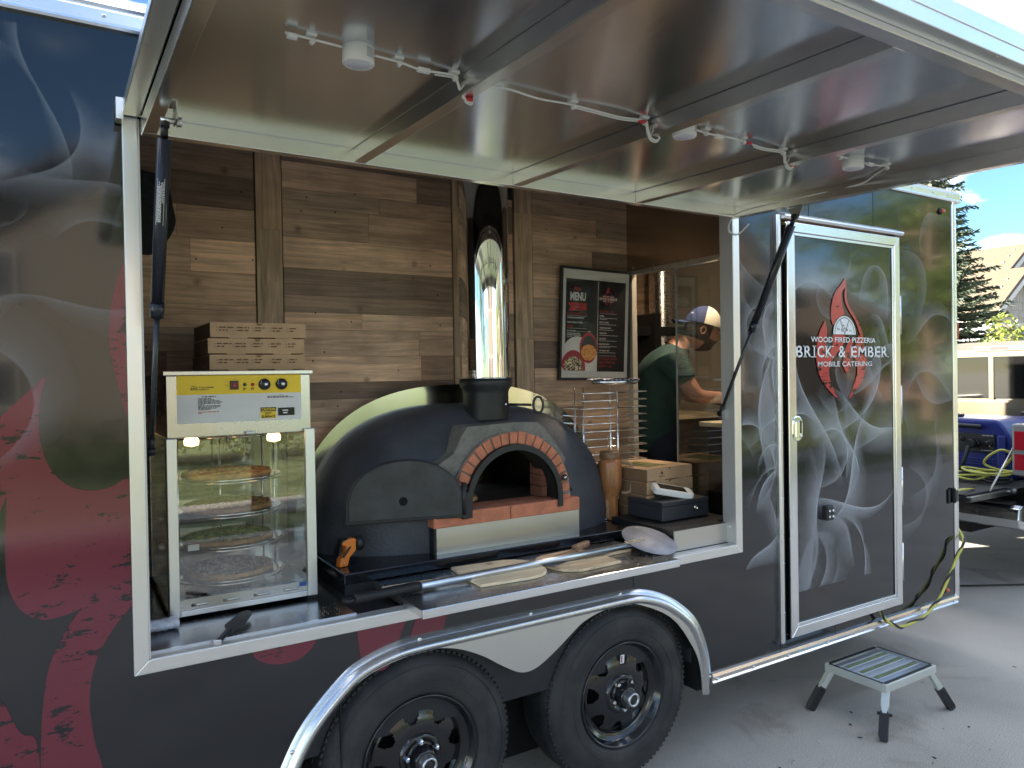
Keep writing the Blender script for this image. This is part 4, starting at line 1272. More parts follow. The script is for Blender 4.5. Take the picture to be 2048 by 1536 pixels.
# hinged glass door on the front
dz0, dz1 = WZ0 + .013, 1.468
fd = bpy.data.objects.new('glass_door', None); COL.objects.link(fd); fd.parent = FW
MB().box(WX0 - .002, WX0 + .030, WY0 - .022, WY0 - .004, dz0, dz1 - .012).build('stile', SSW, fd, bevel=.003)
MB().box(WX1 - .030, WX1 + .003, WY0 - .022, WY0 - .004, dz0, dz1).build('stile', SSW, fd, bevel=.003)
MB().box(WX0 + .0305, WX1 - .0305, WY0 - .018, WY0 - .006, dz0, dz0 + .018).build('bottom_rail', SSW, fd, bevel=.002)
MB().box(WX0 + .0305, WX1 - .0305, WY0 - .014, WY0 - .006, dz0 + .0185, dz0 + .052).build('bottom_panel', SS, fd)
for k in range(4):
    x = WX0 + .062 + k * .096
    MB().tube([(x, WY0 - .016, dz0 + .032), (x + .05, WY0 - .016, dz0 + .032)], .0045, 8).build('vent_louvre', SS, fd)
MB().box(WX0 + .0305, WX1 - .0305, WY0 - .012, WY0 - .009, dz0 + .0525, hdz - .006).build('pane', GL, fd)
MB().box(WX0 + .24, WX0 + .275, WY0 - .012, WY0 - .004, hdz + .004, hdz + .012).build('catch', WHITEP, fd, bevel=.002)
MB().box(WX1 - .058, WX1 - .033, WY0 - .0165, WY0 - .0155, dz0 + .036, dz0 + .05).build('blue_sticker', mat('blue_sticker', (.04, .10, .32), .5), fd)
# control panel
px0, px1 = WX0 + .036, WX1 - .034
YP = WY0 + .0045
MB().box(px0, px1, YP, YP + .002, 1.592, 1.653).build('yellow_panel', mat('yellow_panel', (.86, .58, .01), .35, var=.06), FW)
MB().box(px0, px1, YP, YP + .002, 1.500, 1.5917).build('white_panel', mat('white_panel', (.68, .67, .64), .4, var=.05), FW)
fnp = lambda u, v: (px0 + u, YP - .0008, v)
pr = MB()
put_text(pr, '695', .040, 1.606, .022, .0095, fnp, .02)
put_text(pr, 'Model', .043, 1.618, .014, .003, fnp, .02)
put_text(pr, 'FOOD WARMER', .065, 1.6125, .046, .0048, fnp, .02)
put_text(pr, '& DISPLAY', .065, 1.606, .031, .0045, fnp, .02)
put_text(pr, 'POWER', .142, 1.6195, .012, .0022, fnp); put_text(pr, 'ON', .172, 1.638, .005, .0024, fnp); put_text(pr, 'OFF', .172, 1.603, .006, .0022, fnp)
for x in (.201, .226):
    for k in range(3):
        dashes(pr, x, 1.609 - k * .003, .012 - .002 * k, .0018, fnp)
dashes(pr, .074, 1.5835, .042, .0030, fnp)
for i, l_ in enumerate((.042, .051, .064, .075, .071, .020, .068, .066, .058, .036)):
    dashes(pr, .062, 1.5775 - i * .0039, l_, .0024, fnp)
put_text(pr, 'CAUTION', .318, 1.5835, .013, .0028, fnp)
dashes(pr, .278, 1.579, .070, .0022, fnp); dashes(pr, .278, 1.5755, .088, .0022, fnp)
pr.build('panel_print', mat('panel_ink', (.03, .028, .02), .5), FW, kind='stuff')
pr = MB()
dashes(pr, .062, 1.5345, .062, .0024, fnp); dashes(pr, .062, 1.5305, .012, .0022, fnp)
pr.build('panel_warning_print', mat('panel_red_ink', (.45, .05, .03), .5), FW)
sw = MB().box(px0 + .160, px0 + .187, YP - .006, YP + .001, 1.606, 1.635).build('power_switch', mat('maroon_bezel', (.05, .015, .015), .3), FW, bevel=.002)
MB().box(px0 + .167, px0 + .181, YP - .009, YP - .005, 1.613, 1.628).build('rocker', mat('red_rocker', (.28, .02, .03), .25), sw, bevel=.002)
for x, cm in ((.207, mat('green_lamp', (.02, .10, .03), .2)), (.232, mat('red_lamp', (.45, .02, .02), .2))):
    MB().lathe([(.0058, YP), (.0055, YP - .003), (.003, YP - .005), (.0001, YP - .0055)], 14, 'y', c=(px0 + x, 0, 1.6215)).build('indicator', cm, FW)
for x in (.270, .326):
    kn = MB().lathe([(.0195, YP), (.0185, YP - .008), (.016, YP - .010), (.0001, YP - .010)], 28, 'y', c=(px0 + x, 0, 1.6215)).build('knob', BLACKG, FW)
    MB().lathe([(.007, YP - .0095), (.006, YP - .013), (.0001, YP - .0135)], 16, 'y', c=(px0 + x + .003, 0, 1.6215)).build('knob_cap', ALU_BRIGHT, kn)
    MB().box(px0 + x - .013, px0 + x - .0115, YP - .0105, YP - .0095, 1.630, 1.634).build('knob_mark', WHITEP, kn)
cs = MB().box(px0 + .252, px0 + .310, YP - .0012, YP + .001, 1.5035, 1.5475).build('caution_sticker', mat('sticker_white', (.75, .73, .68), .5), FW, bevel=.0005)
MB().box(px0 + .2555, px0 + .3065, YP - .0018, YP - .0011, 1.5070, 1.5300).build('sticker_yellow', mat('sticker_yellow', (.80, .55, .02), .5), cs)
MB().box(px0 + .2555, px0 + .3065, YP - .0018, YP - .0011, 1.5303, 1.5443).build('sticker_black', mat('sticker_black', (.012, .012, .012), .5), cs)
fns = lambda u, v: (px0 + u, YP - .0026, v)
ct_ = MB(); put_text(ct_, 'CAUTION', .2585, 1.5325, .045, .0098, fns, .03); ct_.build('sticker_word', MATS['sticker_yellow'], cs)
ct_ = MB(); put_text(ct_, 'HOT', .270, 1.5200, .021, .0078, fns, .03); put_text(ct_, 'SURFACE', .2585, 1.5090, .045, .0085, fns, .03); ct_.build('sticker_word', MATS['sticker_black'], cs)
bx_ = MB().box(px0 + .313, px0 + .368, YP - .004, YP + .001, 1.515, 1.541).build('timer_plate', BLACKG, FW, bevel=.002)
ct_ = MB(); fnt = lambda u, v: (px0 + u, YP - .0048, v); dashes(ct_, .327, 1.530, .022, .004, fnt); dashes(ct_, .329, 1.522, .018, .004, fnt)
ct_.build('timer_print', WHITEP, bx_)
# rotating wire rack with round trays, lamps above
rk = MB()
for dx, dy in ((.0, .17), (.165, .02), (-.165, .02), (.14, .10)):
    rk.tube([(.31 + dx, .545 + dy, .92), (.31 + dx, .545 + dy, 1.43)], .0035, 6)
rk.tube([(.31, .545, 1.40), (.31, .545, 1.455)], .006, 8).tube([(.145, .565, 1.43), (.475, .565, 1.43)], .0035, 6).tube([(.31, .715, 1.43), (.31, .40, 1.43)], .0035, 6)
rk.build('rack', CHROME, FW)
tz = (1.293, 1.177, 1.066, .952)
for z in tz:
    tr_ = MB(); tr_.lathe([(.0001, 0), (.165, 0), (.178, .006), (.181, .006), (.168, -.003), (.0001, -.002)], 48, 'z', c=(.31, .545, z), caps=False)
    tr_.tube([(.31 + .186 * math.cos(a), .545 + .186 * math.sin(a), z - .004) for a in [2 * math.pi * i / 40 for i in range(40)]], .0028, 6, closed=True)
    tr_.tube([(.31 - .18, .545, z - .006), (.31 + .18, .545, z - .006)], .0025, 6)
    tr_.build('tray', ALU_BRIGHT, FW)
for (lb, z, mm, sd) in (('red cheesy pizza on the top tray of the food warmer', tz[0], CHEES, 11), ('pizza on the second tray down in the food warmer', tz[1], CHEES, 12),
                         ('green-topped pizza on the third tray down in the food warmer', tz[2], CHEEG, 13), ('sauce-drizzled pizza on the bottom tray of the food warmer', tz[3], CHEED, 14)):
    pizza(lb, (.305, .54, z + .003), .150, mm, sd)
for x in (.165, .43):
    MB().lathe([(.016, hdz), (.024, hdz - .015), (.022, hdz - .03), (.0001, hdz - .036)], 20, 'z', c=(x, .37, 0)).build('heat_lamp', mat('warm_bulb', (1, .8, .5), .3, emit=(1.0, .62, .25), estr=.9), FW)
for x in (WX0 + .02, WX1 - .03):
    for y in (WY0 + .03, WY1 - .03):
        MB().lathe([(.012, WZ0 + .001), (.010, WZ0 + .012)], 12, 'z', c=(x, y, 0)).build('foot', BLACKM, FW)
MB().box(.15, .185, .39, .392, 1.072, 1.092).build('tray_card', WHITEP, FW)
# ------------------------------------------------------------------ pizza boxes
def pizza_box(w_, d_, h_, label, group, loc, rz, ticks=True, fronttext=True):
    b_ = thing('pizza_box', label, 'pizza box', loc, rz, group)
    n_ = capsule  # noqa
    # front flap with thumb notch and tuck tabs
    f = [(-w_ / 2, .004), (-w_ / 2 + w_ * .18, .004), (-w_ / 2 + w_ * .19, 0), (-w_ / 2 + w_ * .37, 0), (-w_ / 2 + w_ * .38, .004), (w_ / 2 - w_ * .34, .004), (w_ / 2 - w_ * .33, 0), (w_ / 2 - w_ * .15, 0), (w_ / 2 - w_ * .14, .004), (w_ / 2, .004), (w_ / 2, h_ - .003), (w_ / 2 - .006, h_)]
    f += [(.012 * math.cos(a), h_ - .012 * math.sin(a) * .8) for a in [math.pi * i / 10 for i in range(11)]]
    f += [(-w_ / 2, h_)]
    MB().prism(f, 'y', -.0015, .0015).build('front_flap', CARD, b_)
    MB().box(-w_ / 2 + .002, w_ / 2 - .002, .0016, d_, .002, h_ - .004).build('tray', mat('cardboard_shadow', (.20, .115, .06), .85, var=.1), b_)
    MB().box(-w_ / 2, w_ / 2, .0016, d_, h_ - .0038, h_ - .0008).build('lid', CARD, b_, bevel=.001)
    if ticks:
        p = MB(); fb_ = lambda u, v: (u, -.0022, v)
        for k, (l0, l1) in enumerate(((.055, .036), (.047, .045), (.040, .034), (.042, .034), (.034, .028))):
            u = -w_ / 2 + .02 + k * .0585
            for r_, l_ in ((.034, l0), (.0245, l1)):
                p.add([fb_(u, h_ * r_ / .054), fb_(u + .005, h_ * r_ / .054), fb_(u + .005, h_ * r_ / .054 + .0012), fb_(u, h_ * r_ / .054 + .0012)], [(0, 1, 2, 3)])
                p.add([fb_(u, h_ * r_ / .054), fb_(u + .001, h_ * r_ / .054), fb_(u + .001, h_ * r_ / .054 + .005), fb_(u, h_ * r_ / .054 + .005)], [(0, 1, 2, 3)])
                dashes(p, u + .0075, h_ * r_ / .054 + .0005, l_ - .008, .0042, fb_)
        p.build('printed_list', mat('box_ink', (.13, .07, .035), .8), b_, kind='stuff')
    elif fronttext:
        p = MB(); fb_ = lambda u, v: (u, -.0022, v)
        p.add([fb_(-.06 + .008 * math.cos(a), h_ * .60 + .008 * math.sin(a)) for a in [2 * math.pi * i / 16 for i in range(16)]], [tuple(range(16))])
        dashes(p, -.08, h_ * .32, .04, .004, fb_)
        p.build('printed_mark', mat('box_ink', (.13, .07, .035), .8), b_)
    return b_
bl = ('brown pizza box at the bottom of the stack on the food warmer', 'brown pizza box in the middle of the stack on the food warmer', 'brown pizza box topmost of the stack on the food warmer')
for k in range(3):
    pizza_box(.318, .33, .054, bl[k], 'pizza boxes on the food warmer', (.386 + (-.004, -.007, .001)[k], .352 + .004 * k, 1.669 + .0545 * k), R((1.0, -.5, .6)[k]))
bl = ('lowest pizza box in the stack behind the cash box', 'second lowest pizza box in the stack behind the cash box', 'second highest pizza box in the stack behind the cash box', 'topmost pizza box with green print in the stack behind the cash box')
for k in range(4):
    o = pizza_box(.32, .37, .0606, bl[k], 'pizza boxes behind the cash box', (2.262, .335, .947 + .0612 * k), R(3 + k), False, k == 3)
    if k == 3:
        p = MB()
        for a in range(3):
            p.box(-.09 + a * .05, -.055 + a * .05, .06, .30 - .02 * a, .0602, .0612)
        p.build('lid_print', mat('green_print', (.14, .16, .05), .8), o)

# ------------------------------------------------------------------ framed menu
MN = thing('framed_menu', 'framed black and white pizza menu leaning on the plank wall', 'menu', (2.187, .818, 1.606))
MN.rotation_euler = (R(2.0), R(1.2), 0)
mw, mh = .464, .580
def mf(u, v, d=0.0):
    return (u - mw / 2, -.012 - d, v)
for q in ([(-mw / 2, 0), (mw / 2, 0), (mw / 2 - .012, .012), (-mw / 2 + .012, .012)], [(mw / 2, 0), (mw / 2, mh), (mw / 2 - .012, mh - .012), (mw / 2 - .012, .012)],
          [(mw / 2, mh), (-mw / 2, mh), (-mw / 2 + .012, mh - .012), (mw / 2 - .012, mh - .012)], [(-mw / 2, mh), (-mw / 2, 0), (-mw / 2 + .012, .012), (-mw / 2 + .012, mh - .012)]):
    MB().prism(q, 'y', -.020, .0).build('frame', BLACKM, MN, bevel=.001)
MB().box(-mw / 2 + .011, mw / 2 - .011, -.010, -.004, .011, mh - .011).build('mat_board', mat('mat_board', (.66, .64, .59), .6), MN)
W1 = mat('menu_white', (.72, .70, .66), .5); RD = mat('menu_red', (.55, .05, .045), .5); BKM = mat('menu_black', (.022, .022, .024), .45)
m0 = lambda u, v: mf(u, v, -.0015); m1 = lambda u, v: mf(u, v, -.0009); m2 = lambda u, v: mf(u, v, -.0003); m3 = lambda u, v: mf(u, v, .0003); m4 = lambda u, v: mf(u, v, .0009)
flat(m0, [(.036, .052, .242, .520), (.246, .045, .430, .520), (.036, .515, .430, .520)]).build('poster', BKM, MN)
# photograph corner of the poster: pale cloth, two round pizzas
cir = lambda cx, cy, rx, ry, f_, n_=28, a0=0, a1=360: [f_(cx + rx * math.cos(R(a0 + (a1 - a0) * i / n_)), cy + ry * math.sin(R(a0 + (a1 - a0) * i / n_))) for i in range(n_ + (0 if a1 - a0 == 360 else 1))]
def disc(name, pts, material):
    MB().add(pts, [tuple(range(len(pts)))]).build(name, material, MN)
disc('pale_cloth', [m1(.036, .046), m1(.242, .046), m1(.242, .13)] + cir(.115, .12, .10, .105, m1, 20, 20, 150) + [m1(.036, .17)], W1)
disc('pizza_rim', cir(.186, .168, .058, .080, m2), mat('menu_pan_red', (.42, .04, .07), .5))
disc('pizza_pan', cir(.188, .166, .048, .066, m3), mat('menu_pan', (.05, .05, .06), .5))
disc('pizza_picture', cir(.187, .143, .050, .042, m4, 24, 0, 360), mat('menu_pizza', (.60, .10, .03), .5, vscale=130, col2=(.80, .52, .16), sharp=(.4, .6)))
disc('pizza_rim', [p for p in cir(.09, .06, .078, .094, m2, 28, 8, 172)] + [m2(.036, .048), m2(.168, .048)], MATS['menu_pan_red'])
disc('pizza_picture', [p for p in cir(.088, .06, .064, .062, m3, 24, 5, 160)] + [m3(.040, .05), m3(.15, .05)], mat('menu_pizza_dark', (.06, .03, .02), .5, vscale=110, col2=(.75, .62, .42), sharp=(.45, .55)))
tx = MB()
put_text(tx, 'MENU', .063, .408, .100, .044, m1, .045)
put_text(tx, 'CHEESE/SAUSAGE/PEPPERONI', .046, .317, .108, .0075, m1, .03)
put_text(tx, 'GARLIC ALFREDO & CHEESE', .046, .293, .098, .0075, m1, .03)
put_text(tx, 'BOTTLED WATER', .046, .249, .056, .0068, m1, .03); dashes(tx, .104, .2495, .07, .0012, m1); put_text(tx, '$1.00', .180, .249, .018, .0065, m1, .02)
put_text(tx, 'COKE, DIET COKE, SPRITE,', .046, .236, .084, .0068, m1, .03); put_text(tx, 'DR. PEPPER, MOUNTAIN DEW', .046, .2275, .090, .0068, m1, .03); put_text(tx, '12 OZ CAN', .047, .219, .032, .006, m1, .02)
put_text(tx, '$1.00', .180, .219, .018, .0065, m1, .02)
yy = .334
for nm, dl in (('SUPREME', (.118, .05)), ('BUFFALO CHICKEN', (.115,)), ('CHICKEN BACON RANCH', (.095,)), ('VEGGIE PIZZA', (.125,)), ('BULL PIERCE', (.12,)), ('BRISKET MAC DADDY', (.12, .075)), ("THE HORNET'S NEST", (.112,))):
    put_text(tx, nm, .256, yy, .0050 * len(nm) * .82, .0075, m1, .03)
    for k, l_ in enumerate(dl):
        dashes(tx, .256, yy - .0085 - .006 * k, l_, .0022, m1)
    yy -= .034 if len(dl) > 1 else .0285
for u0, v0, u1, v1 in ((.046, .330, .172, .3312), (.046, .2655, .172, .2667), (.256, .350, .372, .3512), (.256, yy + .004, .372, yy + .0052)):
    tx.add([m1(u0, v0), m1(u1, v0), m1(u1, v1), m1(u0, v1)], [(0, 1, 2, 3)])
put_text(tx, 'WOOD FIRED PIZZERIA', .268, .438, .085, .0052, m2, .02); put_text(tx, 'MOBILE CATERING', .276, .412, .070, .0052, m2, .01)
put_text(tx, 'BRICK & EMBER', .252, .420, .120, .0145, m2, .015)
tx.build('white_lettering', W1, MN)
tx = MB()
put_text(tx, 'Pizza', .085, .461, .048, .021, m1, .0, .35)
tx.add([m1(.050, .396), m1(.170, .399), m1(.166, .385), m1(.172, .362), m1(.060, .355), m1(.052, .350), m1(.066, .374)], [tuple(range(7))])
put_text(tx, 'SINGLE TOPPING - 14.00', .046, .334, .126, .0125, m1)
put_text(tx, 'DRINKS', .046, .271, .040, .0115, m1, .01)
put_text(tx, 'SPECIALTIES - 16.00', .256, .354, .092, .0125, m1)
put_text(tx, 'BY THE SLICE: 1/4 PIZZA', .258, yy - .016, .120, .0115, m1); put_text(tx, 'SINGLE TOPPING - 5.00', .258, yy - .036, .108, .0115, m1); put_text(tx, 'SPECIALTY - 6.00', .258, yy - .056, .086, .0115, m1)
for p in P_:
    tx.add([m1(.312 + (x - 3.07) * .16, .432 + (z - 1.73) * .16) for x, z in p], [tuple(range(len(p)))])
tx.build('red_lettering', RD, MN)
tx = MB(); put_text(tx, '12" Neapolitan Style', .072, .379, .088, .0085, m2, .02); put_text(tx, 'Pizza', .104, .363, .026, .0095, m2, .02)
tx.build('banner_lettering', BKM, MN)
MB().box(-mw / 2 + .0115, mw / 2 - .0115, -.0165, -.0145, .0115, mh - .0115).build('glazing', glass('frame_glazing', (.98, .98, .98), 1.45), MN)

# ------------------------------------------------------------------ wire cooling rack with a lined tray on top
RK = thing('cooling_rack', 'tall chrome wire pizza rack on the counter under the menu', 'rack', (0, 0, 0))
ra, rb = Vector((1.885, .60, 0)), Vector((2.235, .46, 0))
back = Vector((.14, .20, 0))
for p in (Vector((1.872, .56, 0)), Vector((1.900, .53, 0)), Vector((2.055, .52, 0)), Vector((2.083, .50, 0))):
    MB().tube([p + Vector((0, 0, .95)), p + Vector((0, 0, 1.575))], .0038, 8).build('post', CHROME, RK)
for k in range(15):
    z = 1.035 + k * .0365
    MB().tube([(1.892, .68, z), (1.890, .545, z), (1.893, .52, z), (2.06, .505, z), (2.245, .475, z + .003), (2.250, .485, z + .003), (2.255, .62, z + .003)], .0030, 6).build('slot_wire', CHROME, RK)
MB().tube([(1.86, .52, .951), (1.96, .475, .951), (2.20, .48, .951), (2.24, .62, .951), (1.90, .70, .951)], .0038, 6, closed=True).build('foot_loop', CHROME, RK)
TR = thing('lined_tray', 'oval metal tray with blue checked paper on top of the wire rack', 'tray', (2.10, .55, 1.588), R(-8))
MB().lathe([(.0001, 0), (.11, 0), (.135, .014), (.138, .014), (.114, -.002), (.0001, -.002)], 40, 'z', M=Matrix.Diagonal((1, .8, 1, 1))).build('dish', ALU_BRIGHT, TR)
ck = bpy.data.materials.new('blue_check_paper'); ck.use_nodes = True
t = ck.node_tree; cn = nd(t, 'ShaderNodeTexChecker'); cn.inputs['Scale'].default_value = 75
cn.inputs['Color1'].default_value = (.75, .75, .75, 1); cn.inputs['Color2'].default_value = (.03, .04, .13, 1)
g = nd(t, 'ShaderNodeNewGeometry'); t.links.new(g.outputs['Position'], cn.inputs['Vector']); t.links.new(cn.outputs[0], t.nodes['Principled BSDF'].inputs['Base Color'])
pp = MB(); rp_ = random.Random(2)
rows = [[(.135 * r_ * math.cos(2 * math.pi * k / 30), .108 * r_ * math.sin(2 * math.pi * k / 30), .006 + (.016 + rp_.uniform(-.004, .006)) * (r_ ** 3)) for k in range(30)] for r_ in (.02, .4, .7, .9, 1.02)]
pp.grid(rows, closed_u=True); pp.build('checked_paper', ck, TR)

# ------------------------------------------------------------------ tumbler, cash box, card reader
TB = thing('tumbler', 'tall copper and woodgrain insulated tumbler with handle and straw', 'tumbler', (2.02, .487, .947), R(-31))
wg = wood('tumbler_woodgrain', (.36, .15, .055), (.42, .18, .07), grain=(40, 40, 3), rnd=False, rough=.25, dark=.55, bump=.03)
MB().lathe([(.032, 0), (.036, .004), (.0365, .105), (.044, .125), (.0545, .16), (.056, .18), (.056, .268), (.053, .282), (.046, .288)], 40, 'z').build('body', wg, TB)
MB().lathe([(.0465, .286), (.048, .29), (.048, .318), (.043, .322), (.0001, .322)], 32, 'z').build('lid', mat('tan_lid', (.22, .12, .06), .4), TB)
MB().tube([(.004, 0, .30), (-.006, 0, .40)], .0042, 10).build('straw', mat('tan_straw', (.45, .28, .13), .4), TB)
MB().tube(bez([(.052, 0, .272), (.085, -.006, .268), (.101, -.008, .25), (.100, -.008, .15), (.085, -.006, .125), (.054, 0, .125)], 6), .0078, 10).build('handle', mat('tan_handle', (.33, .21, .12), .45), TB)
lt = MB()
def tbf(u, v):      # wraps onto the narrow foot, text reading upwards
    an = R(-122) + u / .0368
    return (.0370 * math.cos(an), .0370 * math.sin(an), v)
put_text(lt, 'COLDEST', 0, 0, .085, .012, lambda u, v: tbf(-v + .006, .012 + u), .02)
lt.build('lettering', mat('tumbler_print', (.6, .52, .45), .5), TB)
CB = thing('cash_box', 'charcoal steel lockable cash box on the counter', 'cash box', (2.085, .20, .967), R(1))
GUN = mat('charcoal_enamel', (.030, .034, .042), .42, 0, var=.12)
MB().box(0, .292, 0, .232, .002, .066).build('body', GUN, CB, bevel=.004)
MB().box(-.001, .293, -.001, .233, .0665, .088).build('lid', GUN, CB, bevel=.004)
lk = MB().lathe([(.009, 0), (.008, -.005), (.0001, -.006)], 16, 'y', c=(.205, 0, .048)).build('lock', CHROME, CB)
MB().box(.207, .228, -.012, -.004, .040, .045).build('key', CHROME, CB, bevel=.001)
MB().tube([(.09, .116, .090), (.10, .116, .099), (.19, .116, .099), (.20, .116, .090)], .004, 8).build('handle', GUN, CB)
CR = thing('card_reader', 'white handheld card terminal with black screen lying on the cash box', 'card reader', (2.212, .278, 1.070), R(-22))
CR.rotation_euler = (R(16), R(11), R(-22))
q = [(-.098, -.034), (-.090, -.040), (.085, -.040), (.098, -.030), (.098, .030), (.085, .040), (-.090, .040), (-.098, .034)]
MB().prism(q, 'z', .004, .034).build('case', mat('white_case', (.80, .79, .77), .35), CR, bevel=.006)
MB().box(-.072, .062, -.027, .027, .0335, .0350).build('screen', mat('black_screen', (.01, .01, .011), .08), CR, bevel=.0005)
MB().box(-.075, -.055, -.030, .030, -.022, .005).build('foot', BLACKM, CR)
lt = MB(); put_text(lt, 'clover', -.012, .012, .026, .007, lambda u, v: (.0985, u, v), .02); lt.build('lettering', mat('grey_logo', (.25, .27, .25), .5), CR)

# ------------------------------------------------------------------ peels and small tools on the shelf
PEELW = wood('peel_timber', (.86, .70, .48), (.84, .68, .45), grain=(2.0, 34, 20), rnd=True, dark=.82, bump=.05, rough=.6)
PEELB = wood('scorched_peel_timber', (.78, .60, .38), (.76, .58, .37), grain=(2.0, 34, 20), rnd=True, dark=.40, bump=.06, rough=.65)
def peel_outline(L_, w_, hl, hw):
    """Blade with a rounded tip, square shoulders and a tapering handle; x runs from the handle end."""
    pts = [(-hl, -hw), (-hl, hw), (-.03, hw), (0, hw + .01), (0.005, w_ / 2)]
    pts += [(L_ * .62 + L_ * .38 * math.sin(a), w_ / 2 * math.cos(a) ** .75) for a in [math.pi / 2 * i / 10 for i in range(10)]]
    pts += [(L_, 0)] + [(a, -b_) for a, b_ in pts[-2:4:-1]] + [(0.005, -w_ / 2), (0, -hw - .01), (-.03, -hw)]
    return pts
def flat_thing(name, label, cat, pts, t0, material, loc, rz, bevel=.002, tilt=(0, 0), part='blade'):
    o = thing(name, label, cat, loc, rz)
    o.rotation_euler = (tilt[0], tilt[1], rz)
    MB().prism(pts, 'z', 0, t0).build(part, material, o, bevel=bevel)
    return o
PE1 = flat_thing('pizza_peel', 'clean pale wooden pizza peel with its handle to the left on the shelf', 'pizza peel', peel_outline(.315, .270, .30, .020), .011, PEELW, (1.028, .105, .906), R(-4.5))
PE2 = flat_thing('pizza_peel', 'scorched wooden pizza peel on the right half of the shelf', 'pizza peel', [(-x, y) for x, y in peel_outline(.275, .262, .16, .018)], .011, PEELB, (1.625, .075, .906), R(4))
# long aluminium turning peel lying across both
tp = thing('turning_peel', 'long metal turning peel with round perforated head and black grip', 'pizza peel', (0, 0, 0))
a, b_ = Vector((.585, .048, .922)), Vector((1.79, .056, .936))
d = (b_ - a).normalized()
MB().tube([a + d * .20, b_], .0135, 18).build('shaft', mat('anodised_tube', (.66, .70, .76), .3, 1.0, rvar=.05), tp)
gr = MB(); gr.tube([a + d * .012, a + d * .03, a + d * .10, a + d * .21, a + d * .245], [.0165, .018, .0165, .0185, .0165], 16)
gr.tube([a + Vector((-.006 + .016 * math.cos(t_), .016 * math.sin(t_), 0)) for t_ in [2 * math.pi * i / 16 for i in range(16)]], .0065, 8, closed=True)
gr.build('grip', mat('black_rubber_grip', (.012, .012, .013), .55), tp)
hm = Matrix.Translation((1.876, .058, .943)) @ Matrix.Rotation(R(19), 4, 'X') @ Matrix.Rotation(R(3.0), 4, 'Y')
hd2 = MB(); hd2.lathe([(.0001, -.0015), (.117, -.0015), (.118, 0), (.117, .0015), (.0001, .0015)], 56, 'z', M=hm)
hd2.build('head', mat('heat_stained_steel', (.36, .36, .41), .6, .45, var=.22, vscale=16, rvar=.1), tp)
MB().prism([(-.06, -.012), (.03, -.012), (.045, 0), (.03, .012), (-.06, .012)], 'z', .002, .006, Matrix.Translation((1.806, .057, .944)) @ Matrix.Rotation(R(16), 4, 'X')).build('socket', ALU_BRIGHT, tp)
for dx, dy in ((0, .006), (.02, -.004), (.022, .008)):
    MB().lathe([(.004, .0062), (.0001, .009)], 8, 'z', c=(1.806 + dx, .057 + dy, .946)).build('rivet', CHROME, tp)
# crumbs and flour
cr = MB(); rc_ = random.Random(12)
for i in range(260):
    w_ = rc_.random()
    if w_ < .35: x, y, z = rc_.gauss(1.45, .10), rc_.gauss(.0, .05), .918
    elif w_ < .6: x, y, z = rc_.uniform(.8, 1.83), rc_.uniform(-.12, .09), .9055
    elif w_ < .8: x, y, z = rc_.gauss(.53, .05), rc_.gauss(.10, .04), .8805
    else: x, y, z = rc_.uniform(2.02, 2.4), rc_.uniform(.06, .19), .966
    if z > .91 and w_ < .35 and not (1.36 < x < 1.6 and -.04 < y < .17): z = .9055
    if not(-.13 < y): continue
    if z < .89 and (x > .59 or y < .04): continue
    s_ = rc_.uniform(.0006, .0017)
    cr.lathe([(s_, 0), (s_ * .7, s_), (.0001, s_ * 1.3)], 5, 'z', c=(x, y, z))
cr.build('flour_crumbs', mat('crumb', (.55, .47, .36), .9, var=.5, vscale=300), kind='stuff')
# wood-handled scraper on the scorched peel
SCp = thing('bench_scraper', 'rusty steel scraper with two worn wooden grips on the scorched peel', 'scraper', (1.50, .105, .930), R(21))
MB().box(-.17, .03, -.035, .035, -.012, -.0095).build('blade', mat('grimy_steel', (.16, .16, .17), .5, .8, var=.5, vscale=40), SCp)
MB().prism([(-.13, -.008), (-.10, -.016), (.04, -.014), (.06, -.004), (.05, .012), (-.10, .014)], 'z', -.009, .009).build('grip', wood('worn_grip', (.34, .20, .11), (.38, .23, .13), grain=(3, 40, 40), rnd=False, dark=.4), SCp, bevel=.004)
MB().prism([(.035, -.016), (.135, -.012), (.145, 0), (.135, .014), (.035, .014)], 'z', .004, .026).build('grip', MATS['worn_grip'], SCp, bevel=.006)

# infrared thermometer
IT = thing('infrared_thermometer', 'orange and black pistol-shaped infrared thermometer on the oven stand', 'thermometer', (.70, .385, .947), R(14))
ORG = mat('orange_plastic', (.78, .22, .03), .4)
body = [(-.052, .0), (-.018, .0), (-.008, .030), (.012, .046), (.020, .052), (.022, .092), (.014, .098), (-.026, .098), (-.040, .090), (-.040, .078), (-.022, .072), (-.026, .050), (-.046, .030)]
MB().prism(body, 'y', -.016, .016).build('body', ORG, IT, bevel=.005)
MB().lathe([(.0245, .022), (.0265, .026), (.0265, .048), (.018, .050), (.012, .044)], 24, 'x', c=(0, 0, .074)).build('nozzle', BLACKM, IT)
MB().prism([(-.058, .045), (-.040, .10), (-.012, .101), (-.012, .1005), (-.044, .090), (-.050, .045)], 'y', -.017, .017).build('rear_shell', BLACKM, IT, bevel=.002)
MB().prism([(-.044, .036), (-.014, .070), (-.004, .072), (-.004, .066), (-.034, .034)], 'y', -.0175, -.0155).build('trigger', BLACKM, IT)
MB().lathe([(.006, -.0163), (.0001, -.0175)], 14, 'y', c=(-.034, 0, .014)).build('button', mat('pale_orange', (.85, .42, .22), .4), IT)

